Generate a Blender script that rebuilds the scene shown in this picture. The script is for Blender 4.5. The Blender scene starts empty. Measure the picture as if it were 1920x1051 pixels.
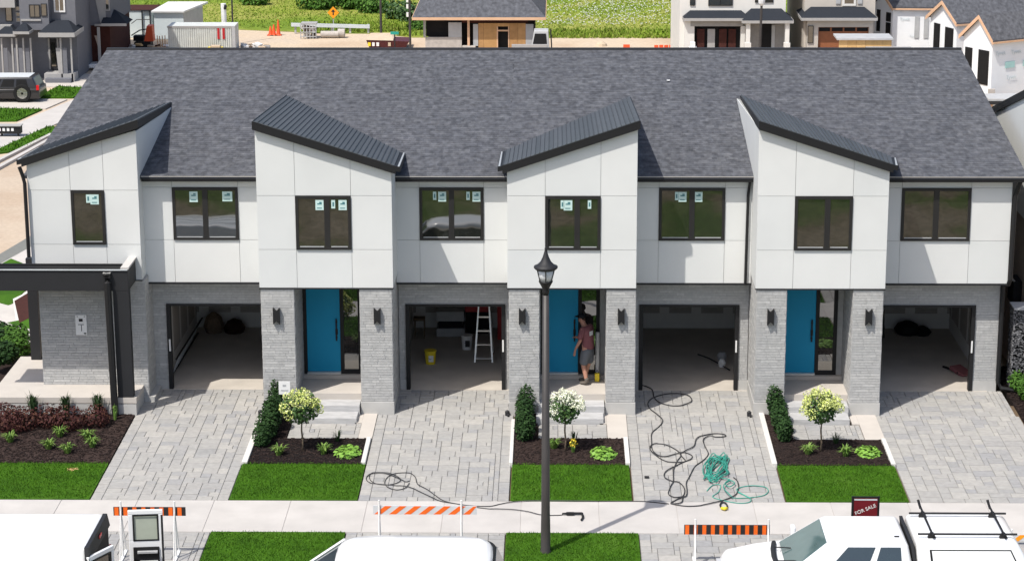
import bpy, bmesh, math, random
from mathutils import Vector, Matrix
from mathutils.geometry import tessellate_polygon
random.seed(7)
sc = bpy.context.scene
col = sc.collection
R = math.radians

# ------------------------------------------------------------------ camera, sky, sun, exposure
cam_d = bpy.data.cameras.new('camera'); cam = bpy.data.objects.new('camera', cam_d); col.objects.link(cam)
cam_d.sensor_width = 36.0; cam_d.lens = 80.47; cam_d.clip_start = 0.5; cam_d.clip_end = 3000
_pi, _ya, _ro = R(14.5477), R(-1.1108), R(-0.17634)
_fw = Vector((math.sin(_ya)*math.cos(_pi), math.cos(_ya)*math.cos(_pi), -math.sin(_pi)))
_rt = Vector((math.cos(_ya), -math.sin(_ya), 0)); _up = _rt.cross(_fw)
_r2 = _rt*math.cos(_ro)+_up*math.sin(_ro); _u2 = -_rt*math.sin(_ro)+_up*math.cos(_ro)
_m = Matrix((_r2, _u2, -_fw)).transposed().to_4x4(); _m.translation = Vector((0, -53.9, 16.76))
cam.matrix_world = _m
sc.camera = cam

SUN_AZ, SUN_EL = R(220.6), R(58.6)
world = bpy.data.worlds.new('World'); sc.world = world; world.use_nodes = True
wn = world.node_tree; wn.nodes.clear()
sky = wn.nodes.new('ShaderNodeTexSky'); sky.sky_type = 'NISHITA'; sky.sun_disc = False
sky.sun_elevation = SUN_EL; sky.sun_rotation = SUN_AZ; sky.altitude = 200; sky.dust_density = 3.0; sky.ozone_density = .6
bg = wn.nodes.new('ShaderNodeBackground'); bg.inputs['Strength'].default_value = 0.12
wo = wn.nodes.new('ShaderNodeOutputWorld')
wn.links.new(sky.outputs[0], bg.inputs[0]); wn.links.new(bg.outputs[0], wo.inputs[0])
sun_d = bpy.data.lights.new('sun', 'SUN'); sun_d.energy = 3.5; sun_d.angle = R(0.5); sun_d.color = (1.0, .955, .88)
sun = bpy.data.objects.new('sun', sun_d); col.objects.link(sun)
_sd = Vector((math.sin(SUN_AZ)*math.cos(SUN_EL), math.cos(SUN_AZ)*math.cos(SUN_EL), math.sin(SUN_EL)))
sun.rotation_euler = _sd.to_track_quat('Z', 'Y').to_euler(); sun.location = (-20, -30, 40)
sc.view_settings.view_transform = 'Standard'; sc.view_settings.look = 'None'
sc.view_settings.gamma = 1; sc.view_settings.use_curve_mapping = False
sc.view_settings.exposure = 0.46
sc.render.engine = 'CYCLES'; sc.cycles.max_bounces = 6; sc.cycles.diffuse_bounces = 4

# ------------------------------------------------------------------ materials
def srgb(r, g, b):
    f = lambda c: (c/12.92 if c <= .04045 else ((c+.055)/1.055)**2.4)
    return (f(r/255), f(g/255), f(b/255))
def pmat(name, cols, rough=.7, amp=.12, scale=6.0, bump=0.0, bscale=40.0, metal=0.0, ior=1.45, detail=4, stretch=(1,1,1), coat=0):
    """random colour per piece (object or loose island) from a ramp, times a noise; optional bump"""
    if isinstance(cols[0], (int, float)): cols = [cols]
    m = bpy.data.materials.new(name); m.use_nodes = True; nt = m.node_tree; N = nt.nodes; L = nt.links
    p = N['Principled BSDF']; p.inputs['Roughness'].default_value = rough; p.inputs['Metallic'].default_value = metal
    p.inputs['IOR'].default_value = ior
    if rough > .65: p.inputs['Specular IOR Level'].default_value = .2
    if coat: p.inputs['Coat Weight'].default_value = coat; p.inputs['Coat Roughness'].default_value = .08
    geo = N.new('ShaderNodeNewGeometry')
    vm = N.new('ShaderNodeVectorMath'); vm.operation = 'MULTIPLY'; vm.inputs[1].default_value = stretch
    L.new(geo.outputs['Position'], vm.inputs[0])
    ns = N.new('ShaderNodeTexNoise'); ns.inputs['Scale'].default_value = scale; ns.inputs['Detail'].default_value = detail
    L.new(vm.outputs[0], ns.inputs['Vector'])
    mr = N.new('ShaderNodeMapRange'); mr.inputs[1].default_value = .25; mr.inputs[2].default_value = .75
    mr.inputs[3].default_value = 1-amp; mr.inputs[4].default_value = 1+amp; L.new(ns.outputs[0], mr.inputs[0])
    mix = N.new('ShaderNodeVectorMath'); mix.operation = 'MULTIPLY'
    if len(cols) > 1:
        oi = N.new('ShaderNodeObjectInfo'); ad = N.new('ShaderNodeMath'); ad.operation = 'ADD'
        L.new(oi.outputs['Random'], ad.inputs[0]); L.new(geo.outputs['Random Per Island'], ad.inputs[1])
        fr = N.new('ShaderNodeMath'); fr.operation = 'FRACT'; L.new(ad.outputs[0], fr.inputs[0])
        rp = N.new('ShaderNodeValToRGB'); cr = rp.color_ramp
        while len(cr.elements) < len(cols): cr.elements.new(.5)
        for i, c in enumerate(cols):
            cr.elements[i].position = i/(len(cols)-1); cr.elements[i].color = (*c, 1)
        L.new(fr.outputs[0], rp.inputs[0]); L.new(rp.outputs[0], mix.inputs[0])
    else:
        mix.inputs[0].default_value = cols[0]
    L.new(mr.outputs[0], mix.inputs[1]); L.new(mix.outputs[0], p.inputs['Base Color'])
    if bump:
        n2 = N.new('ShaderNodeTexNoise'); n2.inputs['Scale'].default_value = bscale; n2.inputs['Detail'].default_value = 6
        L.new(vm.outputs[0], n2.inputs['Vector'])
        bp = N.new('ShaderNodeBump'); bp.inputs['Strength'].default_value = bump; bp.inputs['Distance'].default_value = .02
        L.new(n2.outputs[0], bp.inputs['Height']); L.new(bp.outputs[0], p.inputs['Normal'])
    return m
def zonemat(name, stops, scale, rough=.95, bump=.5, fine=25.0, famp=.18):
    """ground with patches: noise through a ramp, times a fine noise"""
    m = pmat(name, (1,1,1), rough, famp, fine, bump, 30); nt = m.node_tree; N = nt.nodes; L = nt.links
    geo = N.new('ShaderNodeNewGeometry'); ns = N.new('ShaderNodeTexNoise'); ns.inputs['Scale'].default_value = scale; ns.inputs['Detail'].default_value = 5
    L.new(geo.outputs['Position'], ns.inputs['Vector']); rp = N.new('ShaderNodeValToRGB'); cr = rp.color_ramp
    while len(cr.elements) < len(stops): cr.elements.new(.5)
    for e, (p, c) in zip(cr.elements, stops): e.position = p; e.color = (*c, 1)
    L.new(ns.outputs[0], rp.inputs[0])
    mul = [n for n in N if n.bl_idname == 'ShaderNodeVectorMath' and not n.inputs[0].is_linked][0]
    L.new(rp.outputs[0], mul.inputs[0]); return m

M = {}
M['white'] = pmat('white_fibre_cement', [(.625,.640,.630),(.66,.665,.65),(.64,.65,.64),(.62,.635,.63)], .55, .04, .9, .05, 60)
M['joint'] = pmat('panel_joint', (.40,.41,.40), .8, .05)
M['brick'] = pmat('grey_brick', [(.37,.372,.37),(.415,.413,.405),(.39,.39,.385),(.47,.468,.458),(.40,.40,.393),(.38,.38,.377),(.43,.428,.42)], .85, .12, 14, .3, 90)
M['mortar'] = pmat('mortar', (.37,.37,.365), .95, .1)
M['plinth'] = pmat('limestone', (.44,.435,.42), .8, .08, 3, .1)
M['black'] = pmat('black_aluminium', (.007,.007,.008), .6, .1, 3)
M['charcoal'] = pmat('charcoal_metal', (.015,.0155,.018), .62, .08, 3)
M['frame'] = pmat('black_window_frame', (.018,.017,.017), .45, .1)
M['shingle'] = pmat('asphalt_shingle', [(.066,.070,.081),(.092,.096,.109),(.077,.081,.093),(.108,.112,.124),(.070,.074,.086),(.097,.100,.111),(.084,.088,.100)], .93, .36, 7.5, .3, 120, detail=2, stretch=(1,.6,1))
M['deck'] = pmat('roof_underlay', (.045,.047,.055), .9, .1)
M['steelroof'] = pmat('slate_metal_roof', [(.050,.056,.062),(.066,.072,.080),(.058,.064,.071)], .55, .08, 2)
M['alu'] = pmat('bare_aluminium', (.72,.72,.70), .35, .05, 4, metal=.6)
M['drip'] = pmat('grey_drip_edge', (.50,.48,.46), .5, .05)
M['door'] = pmat('blue_door_paint', (.0005,.28,.50), .62, .03, 2)
M['concrete'] = pmat('pale_concrete', (.48,.445,.405), .85, .06, 2.2, .15, 70)
M['concrete2'] = pmat('garage_floor_concrete', (.48,.44,.39), .8, .12, 1.5, .1, 70)
M['walk'] = pmat('sidewalk_concrete', [(.455,.435,.415),(.47,.448,.425),(.44,.42,.402)], .85, .09, 1.6, .15, 90)
M['kerbstone'] = pmat('white_kerb_stone', (.58,.565,.54), .8, .05)
M['stepstone'] = pmat('grey_step_stone', (.42,.42,.42), .8, .16, 8, .1, 50, stretch=(.4,1,3))
M['paver'] = pmat('concrete_paver', [(.28,.279,.276),(.355,.345,.325),(.315,.309,.298),(.345,.337,.320),(.285,.285,.288),(.325,.317,.303),(.375,.363,.340),(.315,.309,.300)], .85, .11, 9, .2, 80)
M['paverbed'] = pmat('joint_sand', (.25,.245,.235), .95, .1)
M['soil'] = pmat('soil', (.12,.085,.055), .95, .2)
M['mulch'] = pmat('dark_mulch', [(.018,.012,.011),(.035,.023,.02),(.012,.009,.009),(.05,.033,.028)], .95, .35, 22, .9, 40)
M['turf'] = zonemat('turf_base', [(.35,(.03,.085,.005)),(.55,(.042,.115,.006)),(.75,(.06,.135,.012))], 1.2)
M['grass'] = pmat('lawn_grass', [(.038,.112,.004),(.057,.150,.007),(.045,.126,.005),(.074,.165,.012)], .9, .3, 3.2)
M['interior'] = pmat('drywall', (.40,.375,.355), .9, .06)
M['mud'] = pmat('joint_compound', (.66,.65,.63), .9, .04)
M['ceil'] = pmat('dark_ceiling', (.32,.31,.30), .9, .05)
M['sticker'] = pmat('pale_sticker', (.50,.66,.63), .6, .05)
M['stickerink'] = pmat('sticker_print', (.05,.17,.19), .6, .05)
M['wpaint'] = pmat('white_vehicle_paint', (.80,.81,.82), .25, .01, 1, coat=.6)
M['wpaint2'] = pmat('white_plastic', (.74,.74,.73), .5, .03)
M['rubber'] = pmat('tyre_rubber', (.015,.015,.015), .85, .1)
M['orange'] = pmat('orange_sheeting', (.80,.135,.012), .45, .06)
M['blacksheet'] = pmat('black_sheeting', (.02,.018,.02), .5, .1)
M['silver'] = pmat('silver_sheeting', (.55,.58,.60), .4, .06)
M['postmetal'] = pmat('lamp_post_metal', (.045,.041,.040), .5, .15, 3)
M['lampglass'] = pmat('frosted_lamp_glass', (.62,.64,.66), .35, .1, 12)
M['bark'] = pmat('bark', (.16,.12,.085), .9, .3, 20, .5)
M['leaf'] = pmat('hydrangea_leaf', [(.02,.055,.012),(.045,.10,.02),(.03,.075,.014),(.07,.14,.03)], .6, .2)
M['yew'] = pmat('yew_needles', [(.010,.028,.008),(.022,.055,.013),(.014,.038,.010),(.035,.08,.02)], .7, .2)
M['limeflower'] = pmat('lime_petals', [(.55,.62,.16),(.68,.72,.30),(.48,.56,.10),(.75,.78,.42)], .7, .1)
M['whiteflower'] = pmat('white_petals', [(.80,.80,.62),(.86,.86,.78),(.72,.75,.50),(.84,.84,.72)], .7, .08)
M['lime'] = pmat('lime_foliage', [(.12,.26,.03),(.19,.36,.05),(.15,.30,.035)], .6, .15)
M['daylily'] = pmat('daylily_blades', [(.08,.17,.03),(.15,.25,.04),(.11,.21,.035),(.22,.30,.07)], .6, .2)
M['gold'] = pmat('yellow_flower', [(.75,.50,.03),(.85,.66,.06)], .6, .1)
M['maroon'] = pmat('maroon_foliage', [(.032,.010,.010),(.065,.022,.02),(.045,.014,.013),(.10,.045,.028)], .7, .2)
M['darkgrass'] = pmat('dark_ornamental_grass', [(.015,.035,.012),(.03,.06,.018),(.022,.05,.015)], .7, .2)
M['hose'] = pmat('grey_black_hose', (.035,.035,.038), .5, .1)
M['greenhose'] = pmat('teal_green_hose', [(.02,.20,.15),(.05,.32,.25)], .45, .15, 6)
M['yellow'] = pmat('yellow_plastic', (.80,.62,.03), .45, .05)
M['red'] = pmat('red_plastic', (.42,.015,.02), .45, .1)
M['signred'] = pmat('dark_red_sign', (.145,.008,.014), .45, .12, 14)
M['sand'] = zonemat('sandy_ground', [(.3,(.44,.33,.23)),(.5,(.52,.42,.31)),(.7,(.48,.40,.32))], .25, .95, .3, 6, .1)
M['dirtroad'] = zonemat('dusty_road', [(.3,(.40,.31,.23)),(.6,(.45,.37,.29))], .4, .95, .2, 8, .1)
M['asphalt'] = pmat('asphalt', (.075,.073,.07), .9, .2, 5, .2, 60)
M['field'] = zonemat('field_grass', [(.30,(.11,.18,.018)),(.42,(.16,.225,.025)),(.52,(.27,.275,.065)),(.62,(.19,.24,.03)),(.75,(.13,.20,.02))], .11, .95, .4, 2.5, .25)
M['fieldtuft'] = pmat('meadow_tufts', [(.13,.22,.018),(.19,.27,.03),(.15,.24,.022),(.26,.30,.06),(.11,.19,.018)], .8, .3, .5)
M['bush'] = pmat('bush_leaves', [(.03,.08,.012),(.06,.14,.02),(.045,.11,.015),(.09,.19,.03)], .7, .25, .8)
M['verge'] = zonemat('rough_verge', [(.36,(.045,.085,.015)),(.47,(.08,.11,.03)),(.55,(.15,.125,.08)),(.66,(.20,.165,.12))], .30, .95, .4, 5, .35)
M['stucco'] = pmat('white_siding', (.66,.65,.62), .8, .05, 2)
M['beige'] = pmat('beige_siding', (.50,.465,.42), .8, .06, 2)
M['greige'] = pmat('grey_stone_cladding', [(.22,.21,.20),(.34,.33,.31),(.27,.26,.25),(.40,.39,.37)], .9, .1)
M['wrap'] = pmat('white_house_wrap', (.78,.80,.82), .5, .04, 2)
M['wrapink'] = pmat('house_wrap_print', (.52,.60,.63), .6, .05)
M['teal'] = pmat('teal_print', (.36,.58,.56), .6, .05)
M['plywood'] = pmat('plywood_sheathing', [(.42,.24,.10),(.52,.31,.14),(.36,.20,.085)], .85, .15, 5)
M['rawwood'] = pmat('raw_fascia_wood', (.62,.40,.26), .8, .1, 3)
M['cedar'] = pmat('cedar_garage_door', [(.26,.095,.04),(.31,.115,.05)], .6, .1)
M['darkbrick'] = pmat('dark_brown_brick', [(.045,.016,.013),(.06,.022,.018)], .9, .15)
M['nbgrey'] = pmat('mid_grey_stucco', (.15,.155,.175), .85, .06)
M['nbpale'] = pmat('pale_grey_trim', (.34,.335,.33), .7, .05)
M['nbroof'] = pmat('dark_slate_shingle', (.022,.026,.034), .9, .2, 30)
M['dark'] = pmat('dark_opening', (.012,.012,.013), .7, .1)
M['suv'] = pmat('charcoal_car_paint', (.018,.017,.019), .3, .02, coat=.5)
M['chrome'] = pmat('chrome', (.6,.6,.6), .25, .03, metal=1)
M['lightgrey'] = pmat('light_grey_metal', (.40,.41,.42), .5, .1, 4)
M['galv'] = pmat('galvanised_steel', (.55,.60,.62), .4, .08, 4)
M['contain'] = pmat('worn_white_container', (.55,.57,.55), .6, .1, 3)
M['paleblue'] = pmat('pale_office_wall', (.60,.67,.68), .6, .04)
M['pebble'] = pmat('pebble_stone', [(.06,.062,.07),(.20,.20,.21),(.11,.11,.12),(.30,.30,.31),(.15,.15,.16)], .8, .1)
M['pinkwall'] = pmat('sandy_wall', (.40,.33,.28), .9, .05)
M['skin'] = pmat('skin', (.46,.235,.165), .6, .06)
M['shirt'] = pmat('faded_maroon_cotton', (.205,.082,.09), .9, .1, 8, .2)
M['shorts'] = pmat('grey_shorts', (.13,.14,.155), .9, .1, 8, .2)
M['boot'] = pmat('grey_brown_boots', (.13,.115,.10), .8, .15)
M['cap'] = pmat('black_cap', (.012,.012,.015), .7, .1)
M['hair'] = pmat('dark_hair', (.03,.018,.012), .7, .1)
M['asphaltpatch'] = pmat('dark_kerb_band', (.17,.175,.165), .9, .1)
M['cone'] = pmat('orange_cone_plastic', (.75,.10,.03), .5, .05)
M['pipe'] = pmat('concrete_pipe', (.42,.39,.36), .85, .15)
M['bin'] = pmat('maroon_skip_paint', (.075,.012,.016), .5, .15)
M['signorange'] = pmat('orange_road_sign', (.85,.32,.01), .45, .05)
M['green'] = pmat('street_sign_green', (.02,.30,.24), .5, .05)
M['lumber'] = pmat('fresh_lumber', [(.55,.36,.16),(.62,.42,.20)], .8, .1)
M['redlens'] = pmat('red_tail_lens', (.55,.01,.015), .25, .05)

def glassmat(name, base, rough, ior):
    m = pmat(name, base, rough, .15, 2, ior=ior); nt = m.node_tree; N = nt.nodes
    n2 = N.new('ShaderNodeTexNoise'); n2.inputs['Scale'].default_value = 1.1
    bp = N.new('ShaderNodeBump'); bp.inputs['Strength'].default_value = .03; bp.inputs['Distance'].default_value = .08
    geo = N.new('ShaderNodeNewGeometry'); nt.links.new(geo.outputs['Position'], n2.inputs['Vector'])
    nt.links.new(n2.outputs[0], bp.inputs['Height']); nt.links.new(bp.outputs[0], N['Principled BSDF'].inputs['Normal']); return m
M['glass'] = glassmat('dark_window_glass', (.016,.017,.013), .02, 2.5)
M['carglass'] = glassmat('tinted_car_glass', (.022,.035,.045), .04, 1.9)
M['wsglass'] = glassmat('windscreen_glass', (.07,.12,.12), .04, 1.9)
M['paleglass'] = pmat('pale_van_glass', (.40,.44,.37), .1, .05)
M['lightglass'] = glassmat('entry_sidelight_glass', (.03,.029,.028), .02, 2.6)

# ------------------------------------------------------------------ mesh helpers
ORG = {}
class MB:
    def __init__(s): s.v = []; s.f = []; s.mi = []
    def add(s, v, f, m=0):
        o = len(s.v); s.v += [tuple(p) for p in v]; s.f += [tuple(i+o for i in q) for q in f]; s.mi += [m]*len(f); return s
    def hexa(s, p, m=0):     # p: 4 bottom (ccw), 4 top
        return s.add(p, [(3,2,1,0),(4,5,6,7),(0,1,5,4),(1,2,6,5),(2,3,7,6),(3,0,4,7)], m)
    def box(s, x0, y0, z0, x1, y1, z1, m=0):
        return s.hexa([(x0,y0,z0),(x1,y0,z0),(x1,y1,z0),(x0,y1,z0),(x0,y0,z1),(x1,y0,z1),(x1,y1,z1),(x0,y1,z1)], m)
    def rbox(s, cx, cy, cz, sx, sy, sz, rz=0, rx=0, m=0):
        c, n = math.cos(rz), math.sin(rz); k, l = math.cos(rx), math.sin(rx); P = []
        for (a, b, d) in [(-1,-1,-1),(1,-1,-1),(1,1,-1),(-1,1,-1),(-1,-1,1),(1,-1,1),(1,1,1),(-1,1,1)]:
            x, y, z = a*sx/2, b*sy/2, d*sz/2; y, z = y*k-z*l, y*l+z*k; P.append((cx+x*c-y*n, cy+x*n+y*c, cz+z))
        return s.hexa(P, m)
    def prism(s, poly, off, m=0):   # poly: list of 3D points; off: extrusion vector
        n = len(poly); P = [tuple(p) for p in poly]+[(p[0]+off[0], p[1]+off[1], p[2]+off[2]) for p in poly]
        tri = tessellate_polygon([[Vector(p) for p in poly]])
        F = [tuple(t) for t in tri]+[tuple(i+n for i in t[::-1]) for t in tri]+[(i, (i+1) % n, (i+1) % n+n, i+n) for i in range(n)]
        return s.add(P, F, m)
    def tube(s, path, r, n=6, m=0, cap=True):
        path = [Vector(p) for p in path]; rs = r if isinstance(r, (list, tuple)) else [r]*len(path); P = []; F = []
        up = Vector((0, 0, 1))
        for i, p in enumerate(path):
            d = (path[min(i+1, len(path)-1)]-path[max(i-1, 0)]);
            if d.length < 1e-6: d = Vector((0,0,1))
            d.normalize(); a = d.cross(up)
            if a.length < .05: a = d.cross(Vector((0, 1, 0)))
            a.normalize(); b = d.cross(a)
            for k in range(n):
                t = 2*math.pi*k/n; P.append(p+(a*math.cos(t)+b*math.sin(t))*rs[i])
        for i in range(len(path)-1):
            for k in range(n):
                q = (k+1) % n; F.append((i*n+k, i*n+q, (i+1)*n+q, (i+1)*n+k))
        if cap: F += [tuple(range(n))[::-1], tuple((len(path)-1)*n+k for k in range(n))]
        return s.add(P, F, m)
    def lathe(s, prof, cx, cy, n=12, m=0):
        P = []; F = []
        for (r, z) in prof:
            for k in range(n): P.append((cx+r*math.cos(2*math.pi*k/n), cy+r*math.sin(2*math.pi*k/n), z))
        for i in range(len(prof)-1):
            for k in range(n):
                q = (k+1) % n; F.append((i*n+k, i*n+q, (i+1)*n+q, (i+1)*n+k))
        F += [tuple(range(n))[::-1], tuple((len(prof)-1)*n+k for k in range(n))]
        return s.add(P, F, m)
    def build(s, name, mat, parent=None, smooth=False, bevel=0, kind=None, recalc=True, seg=2):
        me = bpy.data.meshes.new(name); o_ = ORG.get(parent.name, Vector((0,0,0))) if parent else Vector((0,0,0))
        me.from_pydata([(p[0]-o_[0], p[1]-o_[1], p[2]-o_[2]) for p in s.v], [], s.f)
        mats = mat if isinstance(mat, (list, tuple)) else [mat]
        for k in mats: me.materials.append(k)
        if len(mats) > 1: me.polygons.foreach_set('material_index', s.mi)
        if recalc:
            bm = bmesh.new(); bm.from_mesh(me); bmesh.ops.recalc_face_normals(bm, faces=bm.faces); bm.to_mesh(me); bm.free()
        if smooth: me.polygons.foreach_set('use_smooth', [True]*len(me.polygons))
        ob = bpy.data.objects.new(name, me); col.objects.link(ob)
        if parent: ob.parent = parent; ORG[ob.name] = o_
        if bevel:
            b = ob.modifiers.new('bevel', 'BEVEL'); b.width = bevel; b.segments = seg; b.limit_method = 'ANGLE'; b.angle_limit = R(35)
        if kind: ob['kind'] = kind
        return ob
def thing(name, label, cat, loc=(0,0,0), group=None):
    o = bpy.data.objects.new(name, None); col.objects.link(o); o.location = loc; o.empty_display_size = .2
    ORG[o.name] = Vector(loc); tag(o, label, cat, group); return o
def tag(o, label, cat, group=None):
    o['label'] = label; o['category'] = cat
    if group: o['group'] = group
    return o
def child(o, parent):
    """hang an already built world-coordinate mesh object under a thing"""
    o.parent = parent; o.location = -ORG[parent.name]; ORG[o.name] = Vector((0,0,0)); return o
def copytree(o, dx, parent=None, off=Vector((0,0,0))):
    c = o.copy(); col.objects.link(c)
    if parent is None: c.location = o.location+off
    else: c.parent = parent
    for ch in o.children: copytree(ch, 0, c)
    return c
def box(name, mat, parent, *a, **k): return MB().box(*a).build(name, mat, parent, **k)
SL = .02                                       # the front yards fall gently towards the street
def gz(y): return SL*y if y < 0 else 0.0
def slab(name, mat, parent, x0, x1, y0, y1, lift=0, th=.3, **k):
    b = MB(); z0, z1 = gz(y0)+lift, gz(y1)+lift
    b.hexa([(x0,y0,z0-th),(x1,y0,z0-th),(x1,y1,z1-th),(x0,y1,z1-th),(x0,y0,z0),(x1,y0,z0),(x1,y1,z1),(x0,y1,z1)])
    return b.build(name, mat, parent, **k)
def flat(name, mat, poly, z, th=.2, parent=None, kind='structure'):
    return MB().prism([(x, y, z) for x, y in poly], (0, 0, -th)).build(name, mat, parent, kind=kind)
def inpoly(x, y, P):
    c = False; j = len(P)-1
    for i in range(len(P)):
        if (P[i][1] > y) != (P[j][1] > y) and x < (P[j][0]-P[i][0])*(y-P[i][1])/(P[j][1]-P[i][1])+P[i][0]: c = not c
        j = i
    return c
def leaves(cx, cy, cz, rx, ry, rz, n, s, seed=0, shell=.45, up=.3, asp=1.6, bottom=-1.0):
    """leaf-sized faces spread through an uneven ellipsoid"""
    rg = random.Random(seed); b = MB()
    lob = [(rg.uniform(0, 6.28), rg.uniform(-.6, 1), rg.uniform(-.22, .25)) for _ in range(5)]
    for _ in range(n):
        t = rg.uniform(0, 6.283); u = max(bottom, rg.uniform(-1, 1)); q = math.sqrt(max(0, 1-u*u))
        k = (shell+(1-shell)*rg.random()**.5)
        for (a, w, g_) in lob: k *= 1+g_*max(0, math.cos(t-a))*(1-abs(u-w)*.6)
        d = Vector((math.cos(t)*q, math.sin(t)*q, u)); p = Vector((cx+d.x*rx*k, cy+d.y*ry*k, cz+d.z*rz*k))
        nrm = (d+Vector((rg.gauss(0, .6), rg.gauss(0, .6), rg.gauss(0, .5)+up))).normalized()
        a = nrm.cross(Vector((rg.gauss(0, 1), rg.gauss(0, 1), rg.gauss(0, 1)))).normalized(); e = nrm.cross(a)
        L_ = s*rg.uniform(.7, 1.3); W_ = L_/asp
        b.add([p-a*L_/2, p+e*W_/2, p+a*L_/2, p-e*W_/2], [(0, 1, 2, 3)])
    return b
def blades(cx, cy, z, r, h, n, w, seed=0, spread=.8):
    rg = random.Random(seed); b = MB()
    for _ in range(n):
        t = rg.uniform(0, 6.283); q = r*.35*rg.random(); x, y = cx+q*math.cos(t), cy+q*math.sin(t)
        L_ = h*rg.uniform(.6, 1.1); o = r*spread*rg.uniform(.3, 1.1)
        dx, dy = math.cos(t)*o, math.sin(t)*o; sx, sy = -math.sin(t)*w/2, math.cos(t)*w/2
        b.add([(x-sx,y-sy,z),(x+sx,y+sy,z),(x+dx*.45+sx,y+dy*.45+sy,z+L_*.8),(x+dx*.45-sx,y+dy*.45-sy,z+L_*.8),(x+dx,y+dy,z+L_*rg.uniform(.55,1))], [(0,1,2,3),(3,2,4)])
    return b

# ------------------------------------------------------------------ ground, roads, yards
box('ground', M['sand'], None, -400, -14, -.60, 400, 66, -.36, kind='structure')
box('street', M['asphalt'], None, -60, -16.4, -.75, 60, -11.95, -.42, kind='structure')
vb = MB().add([(-90,-16.4,-.36),(90,-16.4,-.36),(90,-26,2.0),(-90,-26,2.0),(-90,-75,2.6),(90,-75,2.6),(-90,-16.4,-1),(90,-16.4,-1),(90,-75,-1),(-90,-75,-1)], [(0,1,2,3),(3,2,5,4),(7,6,9,8),(6,7,1,0),(4,5,8,9),(6,0,3,4,9),(1,7,8,5,2)]); vb.build('verge', M['verge'], None, kind='structure')
flat('field', M['field'], [(-400,63.5),(-17,63.5),(-13.5,62.6),(-12.5,62.1),(-9,61.9),(-7.2,60.6),(400,60.2),(400,1500),(-400,1500)], -.33, .3)
slab('sidewalk_bed', M['walk'], None, -24, 16, -9.37, -7.57, -.012, kind='structure')
xs = [-22.0]
while xs[-1] < 15: xs.append(xs[-1]+1.65)
pv = bpy.data.objects['sidewalk_bed']
xs = [x-.16 for x in xs]
for a, b_ in zip(xs, xs[1:]):
    slab('concrete_slab', M['walk'], pv, a+.006, b_-.006, -9.365, -7.575, 0, .1)
pv.name = 'sidewalk'
# yard subsoil and street kerb
slab('yard_soil', M['soil'], None, -24, 16, -11.8, -1.0, -.05, .4, kind='structure')
bb = MB(); z = -.27
bb.hexa([(-40,-11.95,-.5),(40,-11.95,-.5),(40,-11.75,-.5),(-40,-11.75,-.5),(-40,-11.93,z),(40,-11.93,z),(40,-11.75,z+.02),(-40,-11.75,z+.02)])
bb.build('kerb', M['walk'], None, kind='structure')

def tufts(rects, dens, h, w, seed, zf, mat, name, parent, poly=None):
    rg = random.Random(seed); b = MB()
    for (x0, x1, y0, y1) in rects:
        for _ in range(int((x1-x0)*(y1-y0)*dens)):
            x, y = rg.uniform(x0, x1), rg.uniform(y0, y1)
            if poly and not inpoly(x, y, poly): continue
            z = zf(y); H = h*rg.uniform(.5, 1.3); t = rg.uniform(0, 3.14); c, s_ = math.cos(t)*w, math.sin(t)*w
            lx, ly = rg.gauss(0, h*.5), rg.gauss(0, h*.5)
            b.add([(x-c,y-s_,z-.01),(x+c,y+s_,z-.01),(x+lx+c*.3,y+ly+s_*.3,z+H),(x+lx-c*.3,y+ly-s_*.3,z+H)], [(0,1,2,3)])
    return b.build(name, mat, parent, kind='stuff', recalc=False)
LAWNS = [(-14.2,-10.02,-7.55,-5.3), (-7.0,-4.24,-7.55,-5.3), (-.95,1.66,-7.55,-5.3), (4.97,7.58,-7.55,-5.3),
         (-7.12,-4.33,-11.74,-9.39), (-1.0,1.73,-11.74,-9.39), (4.95,7.7,-11.74,-9.39)]
for i, (x0,x1,y0,y1) in enumerate(LAWNS):
    t = slab('lawn', M['turf'], None, x0, x1, y0, y1, .015, .12, kind='structure')
    g = tufts([(x0+.02,x1-.02,y0+.02,y1-.02)], 1500, .034, .009, 50+i, lambda y: gz(y)+.015, M['grass'], 'grass', t)
BEDS = [(-14.2,-10.02,-5.36,-2.02), (-6.88,-4.35,-5.36,-3.66), (-6.88,-6.22,-3.7,-1.9), (-.94,1.58,-5.36,-3.62), (-.94,-.40,-3.7,-1.9), (4.98,7.50,-5.36,-3.66), (4.98,5.5,-3.7,-1.9), (11.06,12.5,-6.5,2.0)]
for i, (x0,x1,y0,y1) in enumerate(BEDS):
    t = slab('mulch_bed', M['mulch'], None, x0, x1, y0, y1, .02+.001*i, .12, kind='structure'); rg = random.Random(i); b = MB()
    for _ in range(int((x1-x0)*(y1-y0)*260)):
        x, y = rg.uniform(x0,x1), rg.uniform(y0,y1); b.rbox(x, y, gz(y)+.03, rg.uniform(.03,.09), rg.uniform(.012,.03), .012, rg.uniform(0,3), rg.uniform(-.5,.5))
    b.build('mulch_chips', M['mulch'], t, kind='stuff', recalc=False)

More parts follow.
